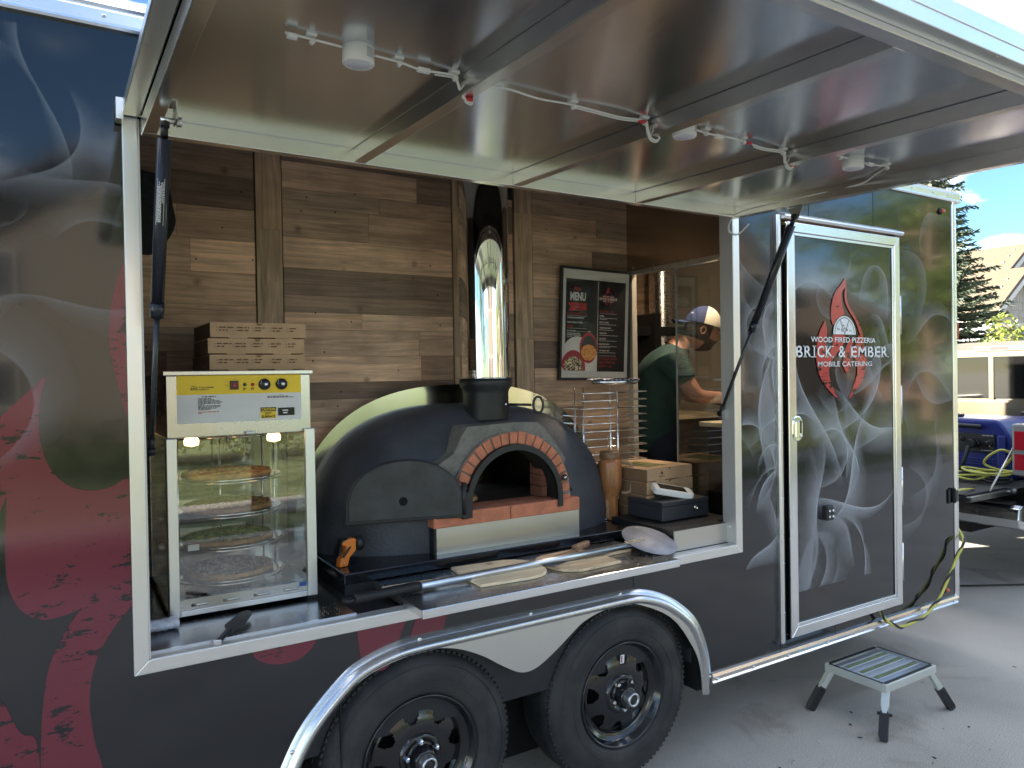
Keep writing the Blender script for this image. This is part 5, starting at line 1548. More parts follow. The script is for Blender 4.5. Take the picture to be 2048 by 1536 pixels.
# pie server hanging over the counter edge
PS = thing('pie_server', 'black pie server lying over the counter lip by the food warmer', 'server', (.228, .085, .887), R(60))
PS.rotation_euler = (0, R(-3), R(60))
MB().prism([(.0, -.022), (.02, -.030), (.10, -.027), (.135, -.010), (.137, .004), (.12, .018), (.02, .030), (0, .022), (-.03, .006), (-.03, -.006)], 'z', .004, .0055).build('blade', mat('black_nylon', (.022, .023, .025), .45), PS, bevel=.001)
MB().box(-.115, -.025, -.009, .009, .002, .014).build('handle', mat('black_shiny_nylon', (.015, .015, .016), .25), PS, bevel=.004)
MB().box(-.120, -.112, -.011, .011, .001, .015).build('end_cap', ALU_BRIGHT, PS, bevel=.001)
# clear plastic sleeve at the left end of the counter
RL = thing('plastic_sleeve', 'crumpled clear plastic sleeve in the left corner of the counter', 'packaging', (.006, .205, .882), R(4))
rows = []; rr_ = random.Random(31)
for i in range(14):
    x = .088 * i / 13
    rows.append([(x, .026 * math.cos(2 * math.pi * k / 14) * (1 + rr_.uniform(-.12, .12)), .018 + .017 * math.sin(2 * math.pi * k / 14) * (1 + rr_.uniform(-.12, .12))) for k in range(14)])
MB().grid(rows, smooth=True, closed_u=True).build('wrap', mat('clear_film', (.62, .65, .75), .15, var=.3, vscale=40), RL)
# black round-cornered pad hanging on the plank wall behind the left strut
HP = thing('hanging_pad', 'black round-cornered pad hanging on the plank wall behind the left strut', 'pad', (.06, YW - .045, 2.13))
MB().prism(bez2([(-.10, .0), (.03, -.02), (.085, .02), (.125, .10), (.118, .17), (.10, .26), (.07, .285), (-.10, .30)], 5), 'y', -.012, .012).build('pad', mat('black_fabric', (.012, .012, .016), .8, var=.6, vscale=60), HP, bevel=.006)
# red pouch standing in the kitchen
PO = thing('red_pouch', 'glossy red foil pouch standing on the back kitchen counter', 'pouch', (3.30, 1.70, 1.333), R(25))
rows = []
for z, wd_, th_ in ((0, .05, .03), (.03, .055, .032), (.12, .065, .022), (.19, .075, .010), (.27, .08, .004), (.30, .08, .003)):
    rows.append([(wd_ * math.cos(2 * math.pi * k / 16), th_ * math.sin(2 * math.pi * k / 16), z) for k in range(16)])
MB().grid(rows, closed_u=True).build('foil', mat('red_foil', (.55, .035, .025), .22, var=.2, vscale=20), PO)
pk = MB(); dashes(pk, -.04, .10, .05, .03, lambda u, v: (u, -.024, v)); pk.build('print', WHITEP, PO)

# ------------------------------------------------------------------ hatch lights and their cable
def hp(x, h_, up):    # a point under the hatch: along x, h_ metres out from the hinge, up above the rail plane
    th_ = R(2.25)
    return Vector((x, -.03 - h_ * math.cos(th_) - up * math.sin(th_) * -1 * -1, 2.30 - h_ * math.sin(th_) + up * math.cos(th_)))
LENS = mat('lamp_lens', (.62, .62, .66), .35)
lg = (('white round puck light under the hatch nearest the camera', .335, .765), ('white round puck light under the hatch between second and third ribs', 1.262, .755), ('white round puck light under the hatch beside the right-hand rail', 1.965, .790))
for lb, x, h_ in lg:
    pl_ = thing('puck_light', lb, 'light', hp(x, h_, .008)); pl_.rotation_euler = (R(2.25), 0, R(20)); pl_['group'] = 'puck lights under the hatch'
    MB().lathe([(.030, .0), (.0325, .003), (.0325, .035), (.030, .0365)], 40, 'z').build('housing', WHITEP, pl_)
    MB().lathe([(.026, .0012), (.024, -.0006), (.0001, -.0010)], 32, 'z').build('lens', LENS, pl_)
    lt = MB()
    for k in range(7):
        dashes(lt, -.012, .010 + k * .003, .020, .0015, lambda u, v: (.0329 * math.cos(R(-78) + u / .0329), .0329 * math.sin(R(-78) + u / .0329), v))
        dashes(lt, .014, .010 + k * .003, .014, .0015, lambda u, v: (.0329 * math.cos(R(-78) + u / .0329), .0329 * math.sin(R(-78) + u / .0329), v))
    lt.build('rating_label', mat('grey_ink', (.2, .2, .2), .6), pl_)
U = .036
runs = [[(.185, .775, U), (.24, .772, U), (.30, .768, U)],
        [(.37, .762, U), (.43, .757, U), (.48, .752, U - .004), (.53, .75, U), (.565, .748, U), (.580, .742, U - .020), (.598, .735, -.004), (.618, .728, -.006), (.626, .722, .010)],
        [(.628, .745, U), (.72, .742, U), (.80, .735, U - .003), (.90, .735, U), (1.05, .735, U - .004), (1.135, .735, U), (1.150, .735, .01), (1.165, .732, -.005), (1.19, .73, -.004), (1.20, .735, .02)],
        [(1.295, .755, U), (1.36, .752, U - .003), (1.47, .75, U), (1.60, .74, U - .004), (1.695, .735, U), (1.712, .732, .01), (1.73, .73, -.005), (1.752, .728, -.002), (1.76, .73, .02)],
        [(1.86, .80, U), (1.93, .795, U)], [(2.0, .79, U - .002), (2.07, .80, U - .004), (2.13, .80, U), (2.20, .72, U), (2.272, .60, .030), (2.272, .35, .026), (2.272, .08, .02), (2.285, .0, -.015), (2.31, -.02, -.05), (2.34, .0, -.06), (2.36, .04, -.02)]]
WCB = mat('white_cable', (.72, .71, .67), .45)
CBL = thing('light_cable', 'white low-voltage cable run with clips and connectors under the hatch', 'cable', (0, 0, 0))
for r_ in runs:
    p = bez([hp(*q) for q in r_], 6)
    MB().tube(p, .0026, 8).build('cable', WCB, CBL)
    if len(r_) > 6:
        MB().tube([q + Vector((.004, .008, -.002)) for q in p[len(p) // 3:]], .0022, 8).build('cable', WCB, CBL)
for x, h_ in ((.235, .772), (.425, .757), (.563, .748), (.90, .735), (1.135, .735), (1.345, .753), (1.50, .749), (1.695, .735), (1.885, .798), (2.13, .80)):
    ck_ = MB(); c_ = hp(x, h_, .043)
    ck_.box(c_.x - .010, c_.x + .010, c_.y - .010, c_.y + .010, c_.z - .003, c_.z + .001).tube([c_ + Vector((.003, -.006, -.012)), c_ + Vector((.003, .006, -.012))], .0055, 6)
    ck_.tube([c_ + Vector((.003, 0, -.012)), c_ + Vector((.003, 0, -.018))], .0016, 5)
    ck_.build('cable_clip', WCB, CBL)
for x, h_, dx in ((.198, .775, .02), (.487, .752, .03), (1.40, .751, .03), (2.045, .797, .03)):
    c_ = hp(x, h_, U - .004)
    MB().box(c_.x - dx / 2, c_.x + dx / 2, c_.y - .006, c_.y + .006, c_.z - .005, c_.z + .005).build('connector', WHITEP, CBL, bevel=.002)
RT = mat('red_tape', (.45, .02, .03), .4)
for x, h_, up in ((.606, .735, -.003), (1.128, .735, .033), (1.525, .748, .034), (1.754, .728, .004)):
    c_ = hp(x, h_, up)
    MB().tube([c_ + Vector((-.010, .004, .001)), c_ + Vector((.010, -.004, -.001))], .0048, 8).build('red_tape', RT, CBL)

# ------------------------------------------------------------------ folding step
FS = thing('folding_step', 'low folding aluminium step with green grip strips and black feet by the door', 'step', (3.130, -.168, -.03))
pa = mat('step_aluminium', (.62, .66, .63), .42, .6, var=.05)
sw_, sd_ = .205, .156
MB().box(-sw_, sw_, -sd_, -sd_ + .012, .212, .25).build('frame_rail', pa, FS, bevel=.003)
MB().box(-sw_, sw_, sd_ - .012, sd_, .212, .25).build('frame_rail', pa, FS, bevel=.003)
MB().box(-sw_, -sw_ + .012, -sd_ + .0125, sd_ - .0125, .212, .2495).build('frame_rail', pa, FS, bevel=.003)
MB().box(sw_ - .012, sw_, -sd_ + .0125, sd_ - .0125, .212, .2495).build('frame_rail', pa, FS, bevel=.003)
gm = mat('green_grip', (.17, .22, .11), .8, var=.35, vscale=90, bump=.3, bscale=200); sl_m = mat('step_slat_metal', (.60, .66, .74), .32, .9, rvar=.06)
for k in range(7):
    y0 = -sd_ + .026 + k * .0368
    MB().box(-sw_ + .0125, sw_ - .0125, y0, y0 + .031, .236, .246).build('slat', sl_m, FS, bevel=.002)
    if k in (1, 3, 5):
        MB().box(-sw_ + .045, sw_ - .035, y0 + .005, y0 + .026, .246, .2475).build('grip_strip', gm, FS)
for y in (-sd_ + .0155, sd_ - .0155):
    MB().box(-sw_ + .02, sw_ - .02, y - .008, y + .008, .248, .2515).build('edge_strip', BLACKM, FS)
for x in (-sw_ + .009, sw_ - .009):
    MB().box(x - .005, x + .005, -sd_ + .02, sd_ - .02, .2498, .2518).build('edge_strip', BLACKM, FS)
for sx in (-1, 1):
    for sy in (-1, 1):
        lgr = bpy.data.objects.new('leg', None); COL.objects.link(lgr); lgr.parent = FS
        top = Vector((sx * (sw_ - .025), sy * (sd_ - .018), .215)); bot = Vector((sx * (sw_ + .078), sy * (sd_ + .03), 0.032))
        d = (bot - top).normalized(); L_ = (bot - top).length
        qt = d.to_track_quat('-Z', 'Y').to_matrix().to_4x4(); M_ = Matrix.Translation(top) @ qt
        MB().box(-.017, .017, -.012, .012, -L_ * .34, .01, M_).box(-.014, .014, -.014, .014, -L_ * .52, -L_ * .30, M_).build('tube', pa, lgr, bevel=.002)
        MB().prism([(-.019, -L_ * .46), (-.019, -L_ * .995), (.010, -L_ * 1.0), (.019, -L_ * .90), (.019, -L_ * .46), (.012, -L_ * .40), (.008, -L_ * .46), (-.010, -L_ * .46), (-.012, -L_ * .40)], 'y', -.017, .017, M_).tube([M_ @ Vector((-.032, 0, -L_ * .47)), M_ @ Vector((.03, 0, -L_ * .47))], .007, 8).build('rubber_foot', mat('black_foot', (.014, .014, .015), .5), lgr, bevel=.002)
        scw = MB()
        for k in range(2):
            scw.lathe([(.004, -.0145), (.003, -.0165), (.0001, -.017)], 10, 'y', c=(0, 0, -.03 - k * .026), M=M_)
        scw.build('rivets', CHROME, lgr)

# ------------------------------------------------------------------ power cord by the front corner
YC = mat('yellow_cord', (.52, .50, .10), .5); BKC = mat('black_cord', (.02, .02, .022), .5)
PC = thing('power_cord', 'yellow and black extension cord looping under the sill to the truck', 'cord', (0, 0, 0))
pth = bez([(3.375, -.010, .42), (3.38, -.03, .37), (3.43, -.05, .318), (3.52, -.06, .298), (3.66, -.06, .305), (3.80, -.055, .34), (3.89, -.05, .39), (3.98, -.045, .47), (4.07, -.04, .56), (4.17, -.03, .66), (4.32, .12, .76), (4.7, .30, .83), (5.2, .42, .80)], 7)
MB().tube(pth, .0075, 8).build('yellow_cord', YC, PC)
tw = []
for i, p in enumerate(pth):
    an = i * .55
    tw.append(p + Vector((.004 * math.cos(an), .009 * math.cos(an), .009 * math.sin(an))))
MB().tube(tw, .006, 8).build('black_cord', BKC, PC)
MB().lathe([(.028, -.001), (.026, -.012), (.0001, -.012)], 18, 'y', c=(3.365, 0, .425)).build('inlet', BLACKM, PC)
# ------------------------------------------------------------------ the cook
def skin_mesh(name, chains, material, parent, levels=2):
    """Joints (x,y,z,radius) joined into limbs; grown with a Skin modifier and subdivision."""
    me = bpy.data.meshes.new(name)
    V = []; E_ = []; Rr = []; idx = {}
    for ch_ in chains:
        prev = None
        for p in ch_:
            key = tuple(round(c, 4) for c in p[:3])
            if key not in idx:
                idx[key] = len(V); V.append(p[:3]); Rr.append(p[3:])
            i = idx[key]
            if prev is not None: E_.append((prev, i))
            prev = i
    me.from_pydata(V, E_, [])
    me.skin_vertices.new(name='s') if hasattr(me.skin_vertices, 'new') else None
    ob = bpy.data.objects.new(name, me); COL.objects.link(ob); ob.parent = parent
    ob.modifiers.new('skin', 'SKIN')
    if not me.skin_vertices:
        bpy.context.view_layer.objects.active = ob
        ob.select_set(True); bpy.ops.mesh.customdata_skin_add(); ob.select_set(False)
    for i, r_ in enumerate(Rr):
        me.skin_vertices[0].data[i].radius = (r_[0], r_[1] if len(r_) > 1 else r_[0])
    me.skin_vertices[0].data[0].use_root = True
    ob.modifiers['skin'].use_smooth_shade = True
    sb = ob.modifiers.new('sub', 'SUBSURF'); sb.levels = levels; sb.render_levels = levels
    me.materials.append(material)
    return ob
PN = thing('person', 'cook in dark green shirt and backwards blue and white cap leaning over the prep counter', 'person', (2.80, .90, .45))
PF = Vector((.851, -.524, 0)); PLs = Vector((.524, .851, 0))     # facing, person's left
def P3(f, l, z, *r):      # forward, left, height above the floor
    q = PF * f + PLs * l
    return (q.x, q.y, z, *r)
SKN = mat('skin', (.36, .17, .11), .5, var=.1, vscale=30)
# body: torso, neck, arms with hands, legs as one continuous figure
torso = [P3(-.09, 0, .86, .10), P3(-.10, 0, 1.00, .10), P3(-.06, 0, 1.14, .11), P3(.0, 0, 1.25, .10), P3(.055, 0, 1.335, .066), P3(.11, 0, 1.40, .058)]
def arm(s_, el, wr, kn):
    sh = P3(-.005, s_ * .155, 1.245, .062)
    return [torso[3], sh, el, wr, kn], sh
eR = P3(.115, -.20, 1.05, .045); wR = P3(.30, -.165, 1.045, .030); kR = P3(.345, -.15, 1.005, .030, .020)
eL = P3(.14, .20, 1.05, .045); wL = P3(.33, .10, 1.02, .030); kL = P3(.385, .08, .985, .030, .020)
aR, shR = arm(-1, eR, wR, kR); aL, shL = arm(1, eL, wL, kL)
def fingers(k, base, dirv, side):
    out = []
    b0 = Vector(base[:3]); d0 = Vector(dirv).normalized(); sd_ = Vector(side).normalized(); dn = Vector((0, 0, -1))
    for i, l_ in enumerate((.062, .072, .068, .054)):
        o_ = b0 + sd_ * (.024 - .016 * i)
        p1 = o_ + d0 * l_ * .5 + dn * .012; p2 = o_ + d0 * l_ * .75 + dn * .038
        out.append([base, (*(o_ + d0 * .012), .0095), (*p1, .0085), (*p2, .0072)])
    th_ = b0 + sd_ * .034 - d0 * .012
    out.append([base, (*th_, .0105), (*(th_ + d0 * .03 + dn * .02), .009), (*(th_ + d0 * .045 + dn * .035), .0078)])
    return out
legs = []
for s_ in (-1, 1):
    legs.append([torso[0], P3(-.07, s_ * .095, .80, .07), P3(-.04, s_ * .10, .44, .05), P3(-.07, s_ * .10, .09, .038), P3(.02, s_ * .105, .035, .034)])
body = skin_mesh('body', [torso, aR, aL] + legs + fingers(0, kR, PF * .8 + Vector((0, 0, -.6)), PLs) + fingers(0, kL, PF * .8 + Vector((0, 0, -.6)), -PLs), SKN, PN)
# head: one shaped mesh (skull, brow, nose, mouth, chin, ear)
def head_point(th_, ph):
    """th_: 0 at crown .. pi at neck; ph: 0 facing forward."""
    x = math.sin(th_) * math.cos(ph); y = math.sin(th_) * math.sin(ph); z = math.cos(th_)
    fx_ = .098 * x; fy_ = .077 * y; fz = .122 * z
    if x > 0:
        fx_ += .010 * max(0, -z) * x                                  # jaw comes forward
        nz = math.exp(-((z + .12) / .16) ** 2) * math.exp(-(ph / .16) ** 2)
        fx_ += .028 * nz                                              # nose
        fx_ += .007 * math.exp(-((z - .18) / .10) ** 2) * math.exp(-(ph / .7) ** 2)   # brow
        fx_ -= .010 * math.exp(-((z - .02) / .09) ** 2) * math.exp(-((abs(ph) - .42) / .2) ** 2)  # eye sockets
        fx_ += .008 * math.exp(-((z + .47) / .10) ** 2) * math.exp(-(ph / .35) ** 2)   # lips
        fx_ += .012 * math.exp(-((z + .75) / .16) ** 2) * math.exp(-(ph / .5) ** 2)    # chin
    fy_ *= 1 - .22 * max(0, -z) ** 1.5
    return Vector((fx_, fy_, fz))
hc = Vector(P3(.195, -.01, 1.435)[:3])
hrot = Matrix(((PF.x, PLs.x, 0), (PF.y, PLs.y, 0), (0, 0, 1))).to_4x4() @ Matrix.Rotation(R(22), 4, 'Y')
HM = Matrix.Translation(hc) @ hrot
NT, NP = 40, 64
hdm = MB()
rows = [[head_point(math.pi * (i + .001) / (NT + .002), 2 * math.pi * j_ / NP - math.pi) for j_ in range(NP)] for i in range(NT + 1)]
hdm.grid(rows, closed_u=True, M=HM)
for s_ in (-1, 1):
    hdm.tube([Vector((-.008 + .014 * math.cos(a), s_ * .078, -.012 + .021 * math.sin(a))) for a in [2 * math.pi * i / 14 for i in range(14)]], .005, 6, closed=True, M=HM)
    hdm.lathe([(.011, .0), (.0001, .002)], 10, 'y', c=(-.008, s_ * .076, -.004), M=HM)
hdm.build('head', SKN, PN)
ey = MB()
for s_ in (-1, 1):
    ey.lathe([(.0001, -.011), (.008, -.008), (.011, 0), (.008, .008), (.0001, .011)], 12, 'x', c=(.077, s_ * .031, .004), M=HM)
ey.build('eyes', mat('eye_dark', (.06, .05, .045), .2), PN)
HAIR = mat('dark_brown_hair', (.028, .016, .010), .7, var=.4, vscale=80, bump=.6, bscale=160)
hr = MB(); rows = []
for i in range(NT + 1):
    th_ = math.pi * (i + .001) / (NT + .002); row = []
    for j_ in range(NP):
        ph = 2 * math.pi * j_ / NP - math.pi
        p = head_point(th_, ph); z = math.cos(th_)
        beard = (z < -.36 and abs(ph) < 1.25 and not (-.53 < z < -.43 and abs(ph) < .25)) or (-.36 <= z < -.30 and abs(ph) < .3)
        side = abs(ph) > 1.15 and -.55 < z < .6
        k_ = 1.035 if beard else (1.045 if side else .97)
        if beard and z < -.7: k_ = 1.045
        row.append(p * k_)
    rows.append(row)
hr.grid(rows, closed_u=True, M=HM); hr.build('hair_and_beard', HAIR, PN)
# cap worn backwards: white crown over the brow, blue panel and peak at the back
CM = HM @ Matrix.Translation((0, 0, .012)) @ Matrix.Rotation(R(-6), 4, 'Y')
def cap_rows(p0, p1, sc=1.0):
    return [[Vector((.108 * sc * math.sin(t_) * math.cos(ph), .090 * sc * math.sin(t_) * math.sin(ph), .125 * sc * math.cos(t_))) for ph in [p0 + (p1 - p0) * k / 24 for k in range(25)]] for t_ in [R(.5 + 83 * i / 12) for i in range(13)]]
MB().grid(cap_rows(R(-100), R(100)), M=CM).build('cap_crown', mat('cap_white', (.62, .56, .45), .85, bump=.3, bscale=300), PN)
MB().grid(cap_rows(R(100), R(260), 1.004), M=CM).build('cap_panel', mat('cap_blue', (.012, .022, .09), .8, bump=.2, bscale=300), PN)
pk = MB(); rows = []
for r_ in (0.0, .35, .7, 1.0):
    rows.append([Vector((-.100 - .085 * r_ * math.cos(a) ** .7 if abs(a) < 1.55 else -.1 + .0, .082 * math.sin(a) * (1 - .05 * r_), .012 - .012 * r_ - .01 * math.sin(a) ** 2)) for a in [R(-80 + 160 * k / 16) for k in range(17)]])
pk.grid(rows, M=CM)
pko = pk.build('cap_peak', MATS['cap_blue'], PN); sm_ = pko.modifiers.new('thick', 'SOLIDIFY'); sm_.thickness = .004
lt = MB(); lt.add([CM @ Vector((-.098, -.05, .055)), CM @ Vector((-.090, -.062, .055)), CM @ Vector((-.085, -.062, .061)), CM @ Vector((-.094, -.05, .061))], [(0, 1, 2, 3)]); lt.build('cap_mark', WHITEP, PN)
GRN = mat('dark_green_shirt', (.012, .040, .034), .85, var=.25, vscale=12, bump=.35, bscale=22)
def grow(ch_, k):
    return [(*p[:3], *[r_ + k for r_ in p[3:]]) for p in ch_]
tsl = [P3(-.085, 0, .70, .15), P3(-.09, 0, .80, .17), P3(-.10, 0, 1.00, .158), P3(-.06, 0, 1.14, .168), P3(.0, 0, 1.25, .15), P3(.05, 0, 1.325, .085)]
slR = [tsl[4], (*shR[:3], .085), tuple((Vector(shR[:3]) * .35 + Vector(eR[:3]) * .65)) + (.066,)]
slL = [tsl[4], (*shL[:3], .085), tuple((Vector(shL[:3]) * .35 + Vector(eL[:3]) * .65)) + (.066,)]
skin_mesh('shirt', [tsl, slR, slL], GRN, PN)
skin_mesh('trousers', [[P3(-.09, 0, .95, .13), P3(-.09, 0, .86, .145)]] + [[P3(-.09, 0, .86, .145), P3(-.07, s_ * .095, .78, .105), P3(-.04, s_ * .10, .44, .078), P3(-.07, s_ * .10, .10, .062)] for s_ in (-1, 1)], mat('navy_jeans', (.010, .013, .026), .85, var=.2), PN)
for s_ in (-1, 1):
    sh_ = MB(); q = PF * .02 + PLs * s_ * .105; M_ = Matrix.Translation((q.x, q.y, 0)) @ Matrix(((PF.x, PLs.x, 0), (PF.y, PLs.y, 0), (0, 0, 1))).to_4x4()
    sh_.prism([(-.13, -.035), (-.10, -.045), (.06, -.05), (.13, -.035), (.15, 0), (.13, .035), (.06, .05), (-.10, .045), (-.13, .035)], 'z', .001, .075, M_)
    sh_.build('shoe', BLACKM, PN, bevel=.02)

# ------------------------------------------------------------------ pickup truck on the hitch
TK = thing('pickup_truck', 'beige pickup truck with dropped tailgate hitched in front of the trailer', 'pickup truck', (5.5, 1.19, 0))
PNT = mat('beige_truck_paint', (.075, .058, .032), .25, .0, coat=.7, coat_r=.04)
TDK = mat('truck_dark_trim', (.02, .02, .022), .5)
hw = 1.02
# cab built as a cross-section loft along x (0 = rear of the bed, +x to the bonnet)
def loft(sections, name, material, parent, bevel=0):
    mb = MB(); rows = []
    for x, prof_ in sections:
        rows.append([(x, y, z) for y, z in prof_])
    mb.grid(rows, smooth=False)
    mb.f.append(tuple(range(len(rows[0])))); mb.sm.append(False)
    o_ = len(rows[0]) * (len(rows) - 1); mb.f.append(tuple(o_ + i for i in range(len(rows[0]) - 1, -1, -1))); mb.sm.append(False)
    return mb.build(name, material, parent, bevel=bevel)
def cabsec(hb, ht, z0, zs, zt):
    return [(-hb, z0), (-hb, zs), (-ht, zt - .06), (-ht + .12, zt - .012), (-ht * .45, zt + .006), (ht * .45, zt + .006), (ht - .12, zt - .012), (ht, zt - .06), (hb, zs), (hb, z0)]
loft([(1.72, cabsec(.97, .70, .45, 1.28, 1.80)), (1.86, cabsec(.98, .74, .45, 1.28, 1.875)), (2.6, cabsec(.98, .76, .45, 1.28, 1.90)), (3.5, cabsec(.98, .74, .45, 1.28, 1.86)), (4.1, cabsec(.98, .80, .45, 1.26, 1.32)), (5.4, cabsec(.95, .85, .5, 1.14, 1.20))], 'cab', PNT, TK)
TGL = mat('truck_glass', (.006, .006, .006), .05, 0, ior=1.6)
# back light: dark glass in three panes with a bright surround
for y0, y1 in ((-.64, .028), (.074, .64)):
    MB().box(1.703, 1.7185, y0, y1, 1.350, 1.735).build('rear_window', TGL, TK, bevel=.004)
MB().box(1.698, 1.7195, .030, .072, 1.3385, 1.75).build('window_bar', PNT, TK)
MB().box(1.700, 1.7195, -.68, .68, 1.737, 1.765).build('window_head', PNT, TK)
MB().box(1.690, 1.712, -.66, .66, 1.300, 1.338).build('window_sill', PNT, TK)
br_ = MB().box(1.700, 1.76, -.26, .20, 1.790, 1.838).build('high_brake_lamp', mat('clear_lens', (.22, .21, .19), .2), TK, bevel=.01)
MB().box(1.698, 1.7005, -.10, .06, 1.80, 1.83).build('brake_lens', mat('brake_red', (.45, .03, .03), .2), br_)
for s_ in (-1, 1):
    MB().box(0, 1.70, min(s_ * hw, s_ * (hw - .07)), max(s_ * hw, s_ * (hw - .07)), .55, 1.30).build('bed_side', PNT, TK, bevel=.02)
    MB().box(-.01, 1.70, min(s_ * (hw + .005), s_ * (hw - .085)), max(s_ * (hw + .005), s_ * (hw - .085)), 1.30, 1.325).build('bed_rail_cap', TDK, TK, bevel=.008)
    tl = MB().box(-.03, .10, min(s_ * (hw + .008), s_ * (hw - .13)), max(s_ * (hw + .008), s_ * (hw - .13)), .88, 1.24).build('tail_light', mat('tail_white', (.25, .24, .23), .2), TK, bevel=.015)
    for z0, z1 in ((.92, 1.03), (1.06, 1.19)):
        MB().box(-.036, -.028, min(s_ * (hw - .02), s_ * (hw - .11)), max(s_ * (hw - .02), s_ * (hw - .11)), z0, z1).build('red_lens', mat('tail_red', (.42, .015, .03), .15, coat=.6), tl, bevel=.002)
    for xw in (.95, 4.5):
        wx = MB(); wx.lathe([(.20, -.11), (.34, -.12), (.385, -.09), (.39, 0), (.385, .09), (.34, .12), (.20, .11)], 36, 'y', c=(xw, s_ * .82, .39))
        wx.build('tyre', RUBBER, TK)
        MB().lathe([(.20, -.05), (.12, -.07), (.0001, -.07)], 24, 'y', c=(xw, s_ * .87, .39)).build('wheel_rim', ALU_BRIGHT, TK)
MB().box(0, 1.70, -.90, .90, .74, .78).build('bed_floor', TDK, TK)
MB().box(1.66, 1.70, -.90, .90, .78, 1.32).build('bed_front', PNT, TK)
tg = bpy.data.objects.new('tailgate', None); COL.objects.link(tg); tg.parent = TK
MB().box(-.56, -.012, -.88, .88, .735, .775).build('outer_skin', mat('black_tailgate', (.012, .012, .013), .3, coat=.4), tg, bevel=.012)
MB().box(-.55, -.02, -.84, .84, .7755, .787).build('liner', TDK, tg, bevel=.004)
MB().box(-.568, -.555, -.87, .87, .742, .77).build('edge_trim', TDK, tg)
for s_ in (-1, 1):
    MB().tube([(-.30, s_ * .875, .79), (.03, s_ * .90, 1.12)], .006, 6).build('tailgate_cable', STEEL, tg)
    MB().lathe([(.018, 0), (.014, .02), (.0001, .024)], 12, 'x', c=(-.005, s_ * .89, .77)).build('tailgate_pivot', CHROME, tg)
bm_ = MB(); sec = [(-.02, .50), (-.10, .52), (-.115, .58), (-.10, .655), (-.06, .675), (.03, .675), (.03, .50)]
bm_.prism(sec, 'y', -.97, .97); bmo = bm_.build('rear_bumper', mat('bumper_chrome', (.62, .64, .66), .16, 1.0, rvar=.05), TK, bevel=.006)
MB().box(-.085, .02, -.90, .90, .676, .69).build('bumper_pad', TDK, bmo)
for y in (-.72, .72):
    MB().lathe([(.022, -.117), (.016, -.119), (.0001, -.119)], 16, 'x', c=(0, y, .60)).build('parking_sensor', TDK, bmo)
MB().box(.2, 5.2, -.5, .5, .38, .62).build('chassis', BLK, TK)
hit = MB(); hit.box(-.95, .1, -.04, .04, .42, .50).prism([(-1.25, -.75), (-.55, -.06), (-.55, .06), (-1.25, .75), (-1.25, .65), (-.62, 0), (-1.25, -.65)], 'z', .40, .50)
hit.build('tow_hitch', BLK, TK)
# generator in the bed
GE = thing('generator', 'blue inverter generator with black control panel in the truck bed', 'generator', (5.90, 1.03, .78), R(-3))
BLU = mat('generator_blue', (.008, .020, .17), .35, coat=.3, var=.1)
prof_ = [(-.56, .0), (-.56, .28), (-.50, .40), (-.44, .46), (.40, .46), (.48, .40), (.52, .28), (.52, 0)]
ge_b = MB(); ge_b.prism(prof_, 'x', 0, .55); ge_b.build('body', BLU, GE, bevel=.03, seg=3)
for k in range(5):
    MB().box(-.012, .004, -.44, .40, .055 + k * .022, .066 + k * .022).build('grille_rib', BLU, GE, bevel=.003)
MB().box(-.022, .004, -.52, -.46, .02, .34).build('side_bumper', BLU, GE, bevel=.012)
pn_ = MB().box(-.014, .002, -.44, .42, .20, .345).build('control_panel', BLACKM, GE, bevel=.004)
for y, z, w_ in ((-.40, .27, .03), (-.30, .27, .03), (-.20, .30, .02), (-.10, .25, .02), (.0, .30, .035), (.12, .27, .02)):
    MB().lathe([(w_, -.013), (w_ * .9, -.022), (w_ * .5, -.022), (.0001, -.02)], 18, 'x', c=(0, y, z)).build('outlet', BLACKG, pn_)
for y, z in ((-.43, .33), (.05, .33), (-.43, .215)):
    pp_ = MB(); dashes(pp_, y, z, .09, .006, lambda u, v: (-.0148, u, v)); pp_.build('panel_print', mat('panel_grey', (.4, .4, .42), .5), pn_, kind='stuff')
MB().box(-.017, -.012, .02, .10, .285, .325).build('meter', mat('meter_face', (.25, .26, .25), .3), pn_)
MB().tube(bez([(-.02, .5, .42), (-.05, .2, .41), (-.05, -.15, .405), (-.02, -.35, .40)], 6), .018, 10).build('handle_bar', BLACKM, GE)
MB().tube([(-.01, .35, .455), (-.03, .1, .465), (-.01, -.15, .455)], .012, 10).build('handle_bar', mat('grey_handle', (.4, .42, .5), .4), GE)
MB().box(.10, .2, -.10, .12, .46, .485).build('fuel_cap', BLACKM, GE, bevel=.01)
plug = MB(); plug.tube([(-.012, -.28, .27), (-.075, -.28, .265)], .036, 14).tube(bez([(-.075, -.28, .25), (-.11, -.27, .15), (-.10, -.22, .06), (-.06, -.1, .02)], 6), .014, 10)
plug.build('plug', BLACKM, GE)
# coiled cord on the tailgate
CC = thing('cord_coil', 'yellow and black cord coiled loosely in front of the blue generator', 'cord', (5.66, .62, .789))
rq = random.Random(9)
for k in range(6):
    ph = rq.uniform(0, 6); r1, r2 = rq.uniform(.06, .13), rq.uniform(.10, .20)
    c_ = Vector((rq.uniform(-.06, .06), rq.uniform(-.10, .16), .012 + .014 * k))
    pth_ = [c_ + Vector((r1 * math.cos(a + ph), r2 * math.sin(a + ph), .01 * math.sin(2 * a + ph))) for a in [2 * math.pi * i / 26 for i in range(26)]]
    MB().tube(pth_, .009, 7, closed=True).build('loop', YC if k % 3 else BKC, CC)
MB().tube(bez([(.1, -.1, .06), (.05, -.22, .20), (-.02, -.16, .24), (.02, -.05, .12), (.05, -.38, .05), (.02, -.50, .02)], 7), .009, 7).build('loop', YC, CC)

